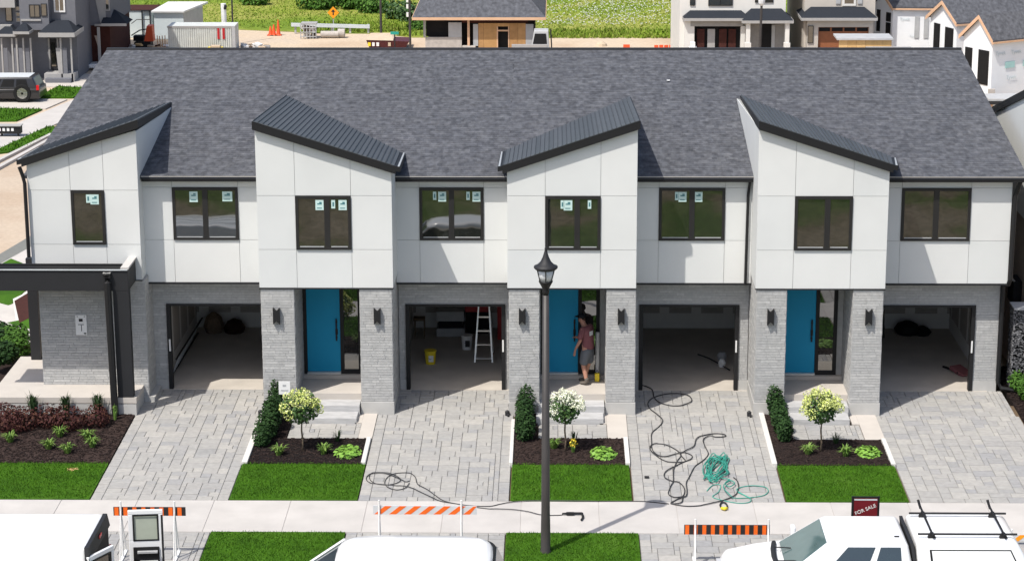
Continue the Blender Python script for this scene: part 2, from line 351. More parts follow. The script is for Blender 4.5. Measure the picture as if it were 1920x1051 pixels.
# ------------------------------------------------------------------ paver driveways
PM = {}
def paver_mesh(w, d):
    k = (w, d)
    if k not in PM:
        e = .004; i = .008; b = MB(); x, y = w-e, d-e; t = .0
        P = [(e,e,-.05),(x,e,-.05),(x,y,-.05),(e,y,-.05),(e,e,t-.008),(x,e,t-.008),(x,y,t-.008),(e,y,t-.008),(e+i,e+i,t),(x-i,e+i,t),(x-i,y-i,t),(e+i,y-i,t)]
        F = [(0,1,5,4),(1,2,6,5),(2,3,7,6),(3,0,4,7),(4,5,9,8),(5,6,10,9),(6,7,11,10),(7,4,8,11),(8,9,10,11)]
        me = bpy.data.meshes.new('paver'); me.from_pydata(P, [], F); me.materials.append(M['paver']); PM[k] = (me, P, F)
    return PM[k]
U = .115
def ashlar(x0, x1, y0, y1, seed, sizes):
    nx, ny = max(1, round((x1-x0)/U)), max(1, round((y1-y0)/U)); ux, uy = (x1-x0)/nx, (y1-y0)/ny
    occ = [[0]*ny for _ in range(nx)]; rg = random.Random(seed); out = []
    for j in range(ny):
        for i in range(nx):
            if occ[i][j]: continue
            c = sizes[:]; rg.shuffle(c); c += [(1,2),(2,1),(1,1)]
            for (a, b) in c:
                if i+a > nx or j+b > ny: continue
                if any(occ[i+p][j+q] for p in range(a) for q in range(b)): continue
                for p in range(a):
                    for q in range(b): occ[i+p][j+q] = 1
                out.append((x0+i*ux, y0+j*uy, a, b)); break
    return out, ux, uy
SZ = [(3,2),(4,3),(2,2),(3,3),(4,2),(2,3),(3,2),(4,3),(3,3)]
def paving(name, rects, seed, big=300):
    b = MB()
    for (x0,x1,y0,y1,sz) in rects:
        z0, z1 = gz(y0)-.035, gz(y1)-.035
        b.hexa([(x0,y0,z0-.2),(x1,y0,z0-.2),(x1,y1,z1-.2),(x0,y1,z1-.2),(x0,y0,z0),(x1,y0,z0),(x1,y1,z1),(x0,y1,z1)])
    base = b.build(name, M['paverbed'], None, kind='structure'); allp = []
    rg = random.Random(seed)
    for k, (x0,x1,y0,y1,sz) in enumerate(rects):
        L_, ux, uy = ashlar(x0, x1, y0, y1, seed+k, sz)
        allp += [(y, x, round(a*ux, 3), round(b_*uy, 3)) for x, y, a, b_ in L_]
    allp.sort(); rest = MB()
    for n, (y, x, w, d) in enumerate(allp):
        me, P, F = paver_mesh(w, d); dz = gz(y+d/2)+rg.uniform(-.003,.003)
        if n < big:
            o = bpy.data.objects.new('paver', me); col.objects.link(o); o.parent = base; o.location = (x, y, dz)
        else: rest.add([(p[0]+x, p[1]+y, p[2]+dz) for p in P], F)
    if rest.v: rest.build('far_pavers', M['paver'], base, kind='stuff', recalc=False)
    return base
BRD = [(2,4),(2,3)]
DR = [(-10.0,-7.02,11), (-4.22,-.98,22), (1.70,4.94,33), (7.62,11.02,44)]
for (x0,x1,sd) in DR:
    rr = [(x0, x0+.24, -7.555, -1.9, BRD), (x0+.24, x1-.24, -7.555, -1.9, SZ), (x0+.02, min(x1+.09,10.95), -1.9, -.02, SZ), (x1-.24, x1, -7.555, -1.9, BRD)]
    paving('driveway', rr, sd)
for (x0,x1,sd) in [(-10.2,-7.14,5),(-4.31,-1.02,6),(1.75,4.93,7),(7.72,11.2,8)]:
    paving('driveway_apron', [(x0, x1, -11.74, -9.38, SZ)], sd, 200)
for (x0,x1,y0,y1,sd) in [(-6.2,-4.55,-3.66,-2.57,1),(-.38,1.22,-3.62,-2.57,2),(5.52,7.15,-3.66,-2.57,3)]:
    paving('garden_path', [(x0,x1,y0,y1,[(3,3),(4,3),(5,3),(3,2)])], sd)
    slab('path_border', M['concrete'], None, x1+.005, {1:-4.225,2:1.695,3:7.615}[sd], y0, -1.88, .02, .15, kind='structure')
    slab('path_edge', M['concrete'], None, x1-.16, x1+.002, -2.56, -1.85, .017, .15, kind='structure')
for (x0,x1,y0,y1) in [(-7.02,-6.89,-5.36,-1.9),(-4.34,-4.24,-5.36,-3.67),(-.97,-.945,-5.36,-1.95),(-1.02,-.94,-5.36,-2.4),(1.585,1.69,-5.36,-3.63),(4.85,4.97,-5.36,-1.9),(7.51,7.61,-5.36,-3.67)]:
    if x1-x0 < .03: continue
    slab('kerb_edging', M['kerbstone'], None, x0, x1, y0, y1, .07, .3, kind='structure', bevel=.01)

# ------------------------------------------------------------------ the townhouse row
YP = -1.89; YR = -.45; SOF = 3.07; RSOF = 2.82
RS, RY0, RZ0 = .16, -.72, 5.50          # main roof: slope, eave position, eave height
RIDGE = 8.9
def roofz(y): return RZ0+RS*(y-RY0)
def brickwork(parent, faces, course=.066, length=.32, depth=.009):
    """faces: (axis, plane, a0, a1, z0, z1, side, holes). Real brick bodies standing proud of the mortar"""
    b = MB(); rg = random.Random(len(parent.children)*7+int(abs(faces[0][1])*100))
    for (ax, pl, a0, a1, z0, z1, side, holes) in faces:
        nz = max(1, round((z1-z0)/course)); c = (z1-z0)/nz
        for j in range(nz):
            za, zb = z0+j*c+.004, z0+(j+1)*c-.004; x = a0-rg.uniform(0, length)
            while x < a1:
                L_ = length*rg.choice((.6,1,1,1.3)); s0, s1 = max(a0, x), min(a1, x+L_); x += L_
                segs = [(s0, s1)]
                for (h0,h1,hz0,hz1) in holes:
                    if zb <= hz0+.01 or za >= hz1-.01: continue
                    ns = []
                    for (p, q) in segs:
                        if q <= h0 or p >= h1: ns.append((p, q))
                        else:
                            if p < h0: ns.append((p, h0))
                            if q > h1: ns.append((h1, q))
                    segs = ns
                for (p, q) in segs:
                    if q-p < .03: continue
                    d = depth*rg.uniform(.6, 1.25); p2, q2 = p+.004, q-.004
                    if ax == 'y':
                        y0, y1 = pl, pl+side*d
                        V = [(p2,y0,za),(q2,y0,za),(q2,y0,zb),(p2,y0,zb),(p2,y1,za),(q2,y1,za),(q2,y1,zb),(p2,y1,zb)]
                    else:
                        y0, y1 = pl, pl+side*d
                        V = [(y0,p2,za),(y0,q2,za),(y0,q2,zb),(y0,p2,zb),(y1,p2,za),(y1,q2,za),(y1,q2,zb),(y1,p2,zb)]
                    b.add(V, [(4,5,6,7),(0,1,5,4),(1,2,6,5),(2,3,7,6),(3,0,4,7)])
    return b.build('bricks', M['brick'], parent, kind='stuff')
def panels(T, y, xs, zs, top, skip, th=.018):
    """cladding panels of a front wall between the joints; top(x) gives a sloping top"""
    g_ = .0045
    for i in range(len(xs)-1):
        for j in range(len(zs)):
            if (i, j) in skip: continue
            xa, xb = xs[i]+g_, xs[i+1]-g_; za = zs[j]+g_
            if j+1 < len(zs): zb0 = zb1 = zs[j+1]-g_
            else: zb0, zb1 = top(xa), top(xb)
            MB().prism([(xa,y,za),(xb,y,za),(xb,y,zb1),(xa,y,zb0)], (0,-th,0)).build('cladding_panel', M['white'], T)
def window(T, x0, x1, z0, z1, y, mull=None, stickers=(), sill=True):
    f = MB(); w = .065; yo, yi = y-.035, y+.05
    f.box(x0,yo,z1-w,x1,yi,z1); f.box(x0,yo,z0,x1,yi,z0+w); f.box(x0,yo+.001,z0+w,x0+w,yi,z1-w); f.box(x1-w,yo+.001,z0+w,x1,yi,z1-w)
    if mull is not None: f.box(mull-.065,yo+.002,z0+w,mull+.065,yi,z1-w)
    fr = f.build('window', M['frame'], T)
    ps = [(x0+w, x1-w)] if mull is None else [(x0+w, mull-.065), (mull+.065, x1-w)]
    for k, (a, b) in enumerate(ps):
        t = random.uniform(-.004, .004)
        k_ = .020*(z1-z0); t *= .6; MB().add([(a,y-.026,z0+w),(b,y-.026+t,z0+w),(b,y-.026+t+k_,z1-w),(a,y-.026+k_,z1-w),(a,y+.012,z0+w),(b,y+.012,z0+w),(b,y+.014,z1-w),(a,y+.014,z1-w)],
                 [(0,1,2,3),(7,6,5,4),(0,4,5,1),(1,5,6,2),(2,6,7,3),(3,7,4,0)]).build('pane', M['glass'], fr)
        MB().box(a+.02, y-.033, z0+w+.001, b-.02, y-.022, z0+w+.022).build('sill_bead', M['lightgrey'], fr)
    for (cx, w_, h_, big) in stickers:
        zt = z1-w-.03
        s = MB().box(cx-w_/2, y-.024, zt-h_, cx+w_/2, y-.019, zt)
        if big:
            s.rbox(cx, y-.0255, zt-h_*.38, w_*.55, .002, .028, 0, 0, 1); s.rbox(cx+w_*.12, y-.0255, zt-h_*.24, w_*.3, .002, .03, 0, 0, 1)
            s.rbox(cx-w_*.02, y-.0255, zt-h_*.8, w_*.6, .002, .02, 0, 0, 1)
        else:
            s.rbox(cx, y-.0255, zt-h_*.5, w_*.4, .002, h_*.5, 0, 0, 1)
        s.build('window_sticker', [M['sticker'], M['stickerink']], fr, recalc=False)
    return fr
def wall_light(T, x, z0, z1, y):
    w = .078; n = .085
    l = MB().prism([(x-w,y,z0),(x,y,z0+n),(x+w,y,z0),(x+w,y,z1),(x,y,z1-n),(x-w,y,z1)], (0,-.10,0)).build('wall_light', M['black'], T)
    MB().box(x-.05, y-.001, z0+.08, x+.05, y+.012, z1-.08).build('back_plate', M['charcoal'], l)
def shingles(T, deck, xl, xr, y0, y1):
    """one body per shingle tab, courses lapping up the slope; xl/xr are functions of y"""
    b = MB(); rg = random.Random(int(xl(0)*10)); e = .143; dy = e/math.sqrt(1+RS*RS); n = int((y1-y0)/dy); nz = Vector((0,-RS,1)).normalized()
    for j in range(n):
        ya = y0+j*dy; yb = min(y1, ya+dy*1.06); x = xl(ya)-rg.uniform(0, .3); R_ = xr(ya)
        while x < R_:
            w = rg.choice((.09,.12,.15,.2,.26)); a, c = max(x, xl(ya)), min(R_, x+w); x += w
            if c-a < .02: continue
            t = .002+.004*rg.random(); za, zb = roofz(ya)+.010, roofz(yb)+.008
            p = [Vector((a,ya,za)),Vector((c,ya,za)),Vector((c,yb,zb)),Vector((a,yb,zb))]
            q = [p[0]+nz*t,p[1]+nz*t,p[2]+nz*.002,p[3]+nz*.002]
            b.add(p+q, [(4,5,6,7),(0,1,5,4),(1,2,6,5),(3,0,4,7)])
    return b.build('shingles', M['shingle'], deck, kind='stuff', recalc=False)
def seam_roof(T, FL, FR, BL, BR, n):
    """standing-seam sheets running front to back over the quad; one part per sheet"""
    FL, FR, BL, BR = map(Vector, (FL, FR, BL, BR)); nrm = (FR-FL).cross(BL-FL).normalized()
    if nrm.z < 0: nrm = -nrm
    ex = (FR-FL).normalized()
    for i in range(n):
        a, c = i/n, (i+1)/n
        f0, f1 = FL.lerp(FR, a), FL.lerp(FR, c); b0, b1 = BL.lerp(BR, a), BL.lerp(BR, c); h = nrm*.016
        m = MB(); m.hexa([f0, f1-ex*.004, b1-ex*.004, b0, f0+h, f1-ex*.004+h, b1-ex*.004+h, b0+h])
        r = ex*.018; H = nrm*.036
        m.hexa([f0+h, f0+h+r, b0+h+r, b0+h, f0+H+r*.2, f0+H+r*.8, b0+H+r*.8, b0+H+r*.2]); m.build('roof_sheet', M['steelroof'], T)

def boxroof(T, x0, x1, zt0, zt1, yf, high, back_hi, back_lo, n=22, fh=.19):
    """mono-pitch roof over the projecting bay. x0..x1 outer edges at the front, top heights zt0, zt1"""
    FL, FR = Vector((x0,yf,zt0)), Vector((x1,yf,zt1))
    BL, BR = (back_hi, back_lo) if high == 'L' else (back_lo, back_hi)
    BL, BR = Vector(BL), Vector(BR)
    seam_roof(T, FL+Vector((.02,-.005,.004)), FR+Vector((-.02,-.005,.004)), BL+Vector((.02,0,.004)), BR+Vector((-.02,0,.004)), n)
    d = Vector((0,0,-fh)); f = MB()
    # front fascia, side fascia on both edges, sheathing under the sheets
    f.hexa([FL+d, FR+d, FR+d+Vector((0,.03,0)), FL+d+Vector((0,.03,0)), FL, FR, FR+Vector((0,.03,0)), FL+Vector((0,.03,0))]); f.build('front_fascia', M['black'], T)
    for (F, B, sx, hi) in ((FL, BL, 1, high == 'L'), (FR, BR, -1, high == 'R')):
        e = Vector((.03*sx, 0, 0)); y_ = Vector((0,.031,0)); F = F+y_
        MB().hexa([F+d, F+d+e, B+d*.8+e, B+d*.8, F, F+e, B+e, B]).build('side_fascia', M['black'], T)
        if not hi:      # gutter along the low side
            o = Vector((-.11*sx, 0, -.02)); g0 = F-y_; g1 = B
            gt = MB(); dn = Vector((0,0,-.12))
            gt.hexa([g0+o+dn, g0+dn, g1+dn, g1+o+dn, g0+o, g0, g1, g1+o]).build('side_gutter', M['black'], T)
            MB().hexa([g0+o+Vector((.015*sx,.02,.001)), g0+Vector((-.01*sx,.02,-.018)), g1+Vector((-.01*sx,0,-.018)), g1+o+Vector((.015*sx,0,.001)),
                       g0+o+Vector((.015*sx,.02,.008)), g0+Vector((-.01*sx,.02,-.010)), g1+Vector((-.01*sx,0,-.010)), g1+o+Vector((.015*sx,0,.008))]).build('gutter_lining', M['alu'], T)
    s = MB(); k = Vector((0,0,-.02)); k2 = Vector((0,0,-.10)); i_ = Vector((.035,.035,0)); j_ = Vector((-.035,.035,0))
    s.hexa([FL+k2+i_, FR+k2+j_, BR+k2, BL+k2, FL+k+i_, FR+k+j_, BR+k, BL+k]).build('roof_sheathing', M['deck'], T)

def garage(T, x0, x1, zt, xl, xr):
    """open garage seen through its doorway: floor, walls with taped drywall joints, ceiling"""
    D = 5.6
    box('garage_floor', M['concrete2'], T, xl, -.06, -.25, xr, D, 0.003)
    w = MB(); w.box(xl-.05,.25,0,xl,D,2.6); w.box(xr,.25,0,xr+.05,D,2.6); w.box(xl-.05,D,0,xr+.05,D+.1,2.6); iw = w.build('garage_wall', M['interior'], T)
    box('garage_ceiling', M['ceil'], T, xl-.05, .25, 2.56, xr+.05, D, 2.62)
    m = MB()
    for k in range(4):
        x = xl+.2+(xr-xl-.4)*k/3; m.box(x-.13,D-.006,.0,x+.13,D-.002,2.5)
    m.box(xl,D-.007,0,xr,D-.0025,.42)
    for s_, sg in ((xl, 1), (xr, -1)):
        for k in range(5):
            y = .5+1.2*k; m.box(min(s_+sg*.002,s_+sg*.007),y-.09,.42,max(s_+sg*.002,s_+sg*.007),y+.09,2.5)
        m.box(min(s_+sg*.002,s_+sg*.008),.3,.0,max(s_+sg*.002,s_+sg*.008),D-.1,.40)
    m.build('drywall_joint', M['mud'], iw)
    f = MB(); f.box(x0-.01,-.05,0.0,x0+.085,.12,zt); f.box(x1-.085,-.05,0.0,x1+.01,.12,zt); f.box(x0-.01,-.051,zt-.03,x1+.01,.12,zt+.02)
    fr = f.build('garage_door_frame', M['black'], T)
    q = MB(); q.box(x0+.03,-.062,.98,x0+.068,-.0505,1.28) if T.name.endswith('house') else None; q.box(x1-.068,-.062,.98,x1-.03,-.0505,1.28)
    q.build('frame_label', M['wpaint2'], fr)

def entry(T, x0, x1, xdoor):
    """porch, steps, blue door with sidelight, all between the two brick piers"""
    xa, xb = x0, x1
    box('porch_slab', M['concrete'], T, xa-.02, -1.56, -.1, xb+.02, -.34, .374)
    box('door_step', M['concrete'], T, xa-.01, -.34, .2, xb+.01, -.12, .46)
    for (ya, yb, zt, k) in ((-2.06,-1.56,.227,0), (-2.56,-2.06,.08,1)):
        MB().box(xa-.05*k-.02, ya, -.2, xb-.04-.03*k, yb, zt).build('step', M['stepstone'], T, bevel=.008)
    y = -.16; z0, z1 = .5, SOF-.02; xd0, xd1 = xdoor; xs1 = xd1+.52
    f = MB(); f.box(xd0-.09,y-.05,.46,xd0,y+.1,z1); f.box(xd1,y-.051,.46,xd1+.085,y+.1,z1); f.box(xs1-.085+.001,y-.05,.46,xs1,y+.1,z1)
    f.box(xd0-.09,y-.052,z1-.05,xs1,y+.1,z1+.02); f.box(xd1+.085,y-.049,.46,xs1-.085,y+.1,.55)
    fr = f.build('door_frame', M['black'], T)
    box('door_sill', M['alu'], fr, xd0, y-.12, .4605, xd1, y+.02, .512)
    d = box('door', M['door'], T, xd0+.005, y-.02, .515, xd1-.005, y+.04, z1-.055)
    h = MB(); h.box(xd1-.11,y-.075,1.30,xd1-.075,y-.045,1.85); h.box(xd1-.115,y-.055,1.36,xd1-.07,y-.02,1.40); h.box(xd1-.115,y-.055,1.75,xd1-.07,y-.02,1.79); h.rbox(xd1-.09,y-.03,1.52,.06,.02,.14)
    h.build('door_handle', M['black'], d)
    box('sidelight_pane', M['lightglass'], fr, xd1+.086, y+.0, .551, xs1-.086, y+.02, z1-.051)
    s = box('pane_sticker', M['mud'], fr, xd1+.15, y-.004, z1-.2, xd1+.24, y-.001, z1-.08)
    # wall behind, between frame and pier
    if xs1 < xb-.01: box('entry_wall', M['mortar'], T, xs1, y-.02, .3, xb+.01, y+.2, SOF)
    if xd0-.09 > xa+.01: box('entry_wall', M['mortar'], T, xa-.01, y-.02, .3, xd0-.09, y+.2, SOF)
    box('entry_ceiling', M['white'], T, xa-.02, YP+.03, SOF+.005, xb+.02, 0, SOF+.05)

def pier(T, x0, x1, inner):
    c = box('pier', M['mortar'], T, x0, YP+.012, -.1, x1, 0, SOF-.012)
    F = [('y', YP+.012, x0, x1, .28, SOF-.03, -1, [])]
    F.append(('x', x1, YP+.012, -.01, .28, SOF-.03, 1, [])); F.append(('x', x0, YP+.012, -.01, .28, SOF-.03, -1, []))
    brickwork(c, F)
    p = MB(); p.box(x0-.018, YP-.012, -.2, x1+.018, -.02, .27); p.build('pier_base', M['plinth'], T, bevel=.008)

def recess(T, x0, x1, g0, g1, zt, win, stickers, xend=None):
    """set-back bay: upper clad wall over the brick garage front"""
    ztop = 5.50; xe = xend or x1
    box('upper_wall', M['joint'], T, x0-.03, YR+.02, RSOF+.004, xe, .3, ztop-.01)
    zs = [RSOF+.008, 3.885, 5.175]; xs = [x0-.03, win[0], win[1], xe-.004]
    panels(T, YR+.018, xs, zs, lambda x: ztop, {(1, 1)})
    window(T, win[0]+.005, win[1]-.005, 3.885, 5.172, YR-.002, (win[0]+win[1])/2, stickers)
    box('drip_flashing', M['charcoal'], T, x0-.03, YR-.02, RSOF-.03, xe+.003, YR+.1, RSOF+.003)
    box('soffit', M['lightgrey'], T, x0-.03, YR+.1, RSOF-.01, xe, -.005, RSOF+.003)
    xb = xe-.08 if xend else x1
    w = MB()
    w.box(x0-.02,.0,-.1,g0,.28,RSOF-.012); w.box(g1,.0,-.1,xb,.28,RSOF-.012); w.box(g0,.0,zt,g1,.28,RSOF-.012)
    bw = w.build('brick_wall', M['mortar'], T)
    F = [('y', 0.0, x0-.02, xb, .26, RSOF-.02, -1, [(g0-.01, g1+.01, -1, zt)])]
    if xend: F.append(('x', xb, 0, .28, .26, RSOF-.02, 1, []))
    brickwork(bw, F)
    if g0-x0 > .12: box('wall_base', M['plinth'], T, x0+.001,-.025,-.15,g0-.012,.01,.255)
    if xb-g1 > .12: box('wall_base', M['plinth'], T, g1+.012,-.025,-.15,xb+.012,.01,.255)
    garage(T, g0, g1, zt, g0-.18, g1+.38)
    # eave: fascia, gutter, drip edge
    g = MB(); g.box(x0+.0, RY0+.015, RZ0-.135, xe+(.26 if xend else 0), RY0+.13, RZ0-.015); g.build('gutter', M['black'], T)
    box('eave_soffit', M['black'], T, x0, RY0+.13, RZ0-.12, xe+(.26 if xend else 0), YR+.0, RZ0-.08)
    box('drip_edge', M['drip'], T, x0, RY0-.012, RZ0-.012, xe+(.26 if xend else 0), RY0+.06, RZ0+.004)

def mainroof(T, xl, xr, ridge=True):
    y0, y1 = RY0, RIDGE
    d = MB(); d.hexa([(xl(y0),y0,RZ0-.06),(xr(y0),y0,RZ0-.06),(xr(y1),y1,roofz(y1)-.06),(xl(y1),y1,roofz(y1)-.06),(xl(y0),y0,RZ0),(xr(y0),y0,RZ0),(xr(y1),y1,roofz(y1)),(xl(y1),y1,roofz(y1))])
    zb = roofz(y1); d.hexa([(xl(y1),y1,zb-.06),(xr(y1),y1,zb-.06),(xr(y1),y1+9,RZ0-.06),(xl(y1),y1+9,RZ0-.06),(xl(y1),y1,zb),(xr(y1),y1,zb),(xr(y1),y1+9,RZ0),(xl(y1),y1+9,RZ0)])
    dk = d.build('roof', M['deck'], T)
    shingles(T, dk, xl, xr, y0-.01, y1-.02)
    MB().hexa([(xl(y1),y1-.08,zb+.0),(xr(y1),y1-.08,zb+.0),(xr(y1),y1+.08,zb),(xl(y1),y1+.08,zb),(xl(y1),y1-.07,zb+.05),(xr(y1),y1-.07,zb+.05),(xr(y1),y1+.07,zb+.05),(xl(y1),y1+.07,zb+.05)]).build('ridge_cap', M['charcoal'], dk)
    b = MB(); b.box(xl(0)+.35, RIDGE+.2, -.3, xr(0)-.15, RIDGE+8.6, RZ0); b.box(xl(0)+.35, 5.8, -.3, xr(0)-.15, RIDGE+.2, roofz(5.8)-.12); b.build('rear_wall', M['stucco'], T)

def upper_bay(T, x0, x1, zl, zr, yf, high, win, zs, xg, stickers, mull, zbot, yback=5.0):
    top = lambda x: zl+(zr-zl)*(x-x0)/(x1-x0)
    yb = {0: 1.2, 1: yback}; hl = high == 'L'
    B = MB(); y1l, y1r = (yback, 1.0) if hl else (1.0, yback)
    tl, tr = (roofz(y1l)-.03 if hl else roofz(y1l)-.05), (roofz(y1r)-.05 if hl else roofz(y1r)-.03)
    B.hexa([(x0,yf+.02,zbot),(x1,yf+.02,zbot),(x1,y1r,zbot),(x0,y1l,zbot),(x0,yf+.02,zl-.02),(x1,yf+.02,zr-.02),(x1,y1r,tr),(x0,y1l,tl)])
    B.build('bay_wall', M['joint'], T)
    # side cheeks
    for (x, y1, zt, tb, sg) in ((x0, y1l, zl, tl, -1), (x1, y1r, zr, tr, 1)):
        MB().prism([(x,yf+.0215,zbot),(x,y1,zbot),(x,y1,tb-.005),(x,yf+.0215,zt-.02)], (sg*.018,0,0)).build('side_cladding', M['white'], T)
    a, b_ = win
    panels(T, yf+.018, [x0-.018, a, b_, x1+.018], zs, lambda x: top(x)-.003, {(1, 1)})
    window(T, a+.005, b_-.005, zs[1], zs[2]-.004, yf-.002, mull, stickers)
    box('drip_flashing', M['charcoal'], T, x0-.02, yf-.02, zbot-.025, x1+.02, yf+.1, zbot-.001)

GR = 'townhouses of the new row'
# ---- house 1 (end house with the side porch)
T1 = thing('townhouse', 'leftmost townhouse of the white row, with a black flat canopy over its porch', 'townhouse', (-9.7, 0, 0), GR)
upper_bay(T1, -12.5, -9.9, 5.88, 6.66, -1.0, 'R', (-11.50,-10.70), [3.02,3.90,5.22], None, [(-10.93,.2,.24,True),(-11.08,.1,.2,False)], None, 3.03, 4.3)
window_ = None
boxroof(T1, -12.60, -9.80, 6.0, 6.93, -1.15, 'R', (-9.93,4.5,6.35), (-12.62,1.2,5.83), 20)
b = MB(); b.box(-12.4,-.98,-.1,-9.84,.0,3.02); c = b.build('porch_brick_wall', M['mortar'], T1)
brickwork(c, [('y',-.98,-12.4,-9.84,.0,3.0,-1,[]), ('x',-9.84,-.98,0,.0,3.0,1,[])])
recess(T1, -9.86, -6.97, -9.5, -7.10, 2.15, (-9.18,-7.60), [(-8.66,.2,.26,True),(-7.85,.24,.24,True)])
mainroof(T1, lambda y: -12.66+.026*y, lambda y: -7.0)
# white utility plate on the brick
p = MB().box(-11.54,-1.02,1.66,-11.27,-.985,2.16); p.rbox(-11.41,-1.022,2.03,.09,.004,.07,0,0,1); p.rbox(-11.41,-1.022,1.92,.14,.004,.015,0,0,1); p.rbox(-11.40,-1.022,1.83,.015,.004,.15,0,0,1); p.rbox(-11.32,-1.022,1.70,.06,.004,.03,0,0,1)
p.rbox(-11.49,-1.022,2.12,.03,.004,.015,0,0,1); p.rbox(-11.32,-1.022,2.12,.03,.004,.015,0,0,1)
p.build('utility_plate', [M['wpaint2'], M['charcoal']], T1)
# porch slab with foundation
box('porch_slab', M['concrete'], T1, -13.5, -2.03, .26, -9.96, 1.4, .40)
box('porch_slab_shadow', M['charcoal'], T1, -13.45, -1.99, .235, -9.99, 1.4, .262)  # charcoal strip: the shadow line under the slab put in as dark colour
box('porch_foundation', M['plinth'], T1, -13.5, -2.03, -.5, -9.97, 1.4, .238)
box('porch_foundation', M['plinth'], T1, -9.96, -1.0, -.2, -9.70, -.02, .10)
# canopy: beams, roof edge caps, posts
cv = MB(); cv.box(-14.2,-2.02,3.02,-10.03,-1.86,3.55); cb = cv.build('canopy_beam', M['charcoal'], T1, bevel=.008)
cv = MB(); cv.box(-10.19,-1.86,3.02,-10.031,-1.0,3.55); cv.build('canopy_beam', M['black'], T1)
box('canopy_cap', M['black'], T1, -14.2, -2.04, 3.551, -10.19, -1.84, 3.585); box('cap_trim', M['silver'], T1, -14.2, -2.052, 3.525, -10.03, -2.041, 3.553)
box('canopy_cap', M['drip'], T1, -10.19, -2.05, 3.551, -10.0, -1.0, 3.60)
box('canopy_cap', M['black'], T1, -14.2, -1.84, 3.552, -10.19, -1.78, 3.625)
box('canopy_ceiling', M['black'], T1, -14.2, -1.84, 3.2, -10.19, -1.0, 3.26)
box('canopy_post', M['charcoal'], T1, -10.40, -2.02, .401, -10.03, -1.80, 3.02)
box('canopy_post', M['charcoal'], T1, -13.17, 1.10, .401, -12.92, 1.30, 3.02)
dsp = MB(); dsp.tube([(-10.52,-1.99,3.44),(-10.52,-2.10,3.40),(-10.50,-2.12,3.25),(-10.47,-2.13,.5),(-10.46,-2.13,.0)], .085, 8); dsp.box(-10.60,-2.13,3.36,-10.42,-2.025,3.47)
dsp.build('downspout', M['black'], T1); box('downspout_head_lid', M['alu'], T1, -10.60, -2.13, 3.471, -10.42, -2.025, 3.48)
dsp = MB(); dsp.tube([(-12.66,-1.10,5.80),(-12.6,-1.08,5.6),(-12.56,-1.08,5.4),(-12.56,-1.08,3.6)], .045, 8); dsp.build('downspout', M['black'], T1)

# ---- house 2, 3, 4
HS = [
 dict(lab='second townhouse from the left, buckets and a stepladder stand in its open garage', x0=-6.94, x1=-3.82, zl=6.87, zr=5.90, high='L', win=(-6.06,-4.76), mull=-5.32,
      st=[(-5.49,.19,.24,True),(-5.17,.09,.2,False),(-4.95,.19,.24,True)], xe=None, rend=-1.13, g=(-3.64,-1.22), rw=(-3.25,-1.71), rst=[(-2.88,.08,.2,False),(-2.70,.19,.24,True),(-2.08,.08,.2,False),(-1.88,.19,.24,True)],
      piers=((-6.93,-6.15),(-4.60,-3.84)), door=(-6.06,-5.24), bh=(-7.04,4.95,6.44), bl=(-3.76,.80,5.78), fr=(-7.0,-3.70,7.06,6.02), lamp=(-6.57,-4.19), rx=(-7.0,-1.12)),
 dict(lab='third townhouse from the left, a man in shorts stands at its blue door', x0=-1.10, x1=1.89, zl=5.92, zr=6.88, high='R', win=(-.23,1.06), mull=.515,
      st=[(.17,.08,.2,False),(.30,.2,.24,True),(.80,.08,.2,False)], xe=None, rend=4.72, g=(2.07,4.48), rw=(2.48,4.06), rst=[(2.90,.08,.2,False),(3.04,.19,.24,True),(3.42,.19,.24,True)],
      piers=((-1.08,-.37),(1.22,1.90)), door=(-.24,.57), bh=(1.96,4.85,6.43), bl=(-1.22,.85,5.80), fr=(-1.22,1.96,6.03,7.08), lamp=(-.77,1.56), rx=(-1.12,4.68)),
 dict(lab='rightmost townhouse of the white row, black downspout on its right corner', x0=4.72, x1=7.72, zl=6.88, zr=5.93, high='L', win=(5.57,6.91), mull=6.33,
      st=[], xe=10.88, rend=10.88, g=(7.80,10.22), rw=(8.26,9.91), rst=[],
      piers=((4.74,5.44),(7.0,7.70)), door=(5.53,6.34), bh=(4.80,5.0,6.44), bl=(8.12,.45,5.74), fr=(4.68,7.80,7.07,6.06), lamp=(5.07,7.37), rx=(4.68,None)),
]
TH = [T1]
for H in HS:
    T = thing('townhouse', H['lab'], 'townhouse', ((H['x0']+H['rend'])/2, 0, 0), GR); TH.append(T)
    upper_bay(T, H['x0'], H['x1'], H['zl'], H['zr'], YP, H['high'], H['win'], [SOF+.002,4.0,5.29], None, H['st'], H['mull'], SOF, 5.0)
    x0, x1, z0, z1 = H['fr']; boxroof(T, x0, x1, z0, z1, YP-.13, H['high'], H['bh'], H['bl'], 30)
    for k, (a, c) in enumerate(H['piers']): pier(T, a, c, k)
    entry(T, H['piers'][0][1], H['piers'][1][0], H['door'])
    for x in H['lamp']: wall_light(T, x, 2.2, 2.6, YP-.005)
    recess(T, H['x1']+.02, H['rend'], H['g'][0], H['g'][1], 2.15, H['rw'], H['rst'], H['xe'])
    a, c = H['rx']; mainroof(T, (lambda a: lambda y: a)(a), (lambda c: lambda y: c if c is not None else 11.17)(c))
T4 = TH[3]
MB().tube([(11.02,-.62,5.36),(10.98,-.55,5.15),(10.94,-.50,5.0),(10.93,-.50,2.95),(10.90,-.42,2.8),(10.84,-.08,2.72),(10.85,-.06,2.5),(10.85,-.06,.22),(10.92,-.10,.10),(11.3,-.15,.05)], .055, 8).build('downspout', M['black'], T4)
MB().tube([(4.63,-.62,5.38),(4.62,-.50,5.2),(4.60,-.50,5.0),(4.58,-.50,2.85)], .035, 8).build('downspout', M['black'], TH[2])

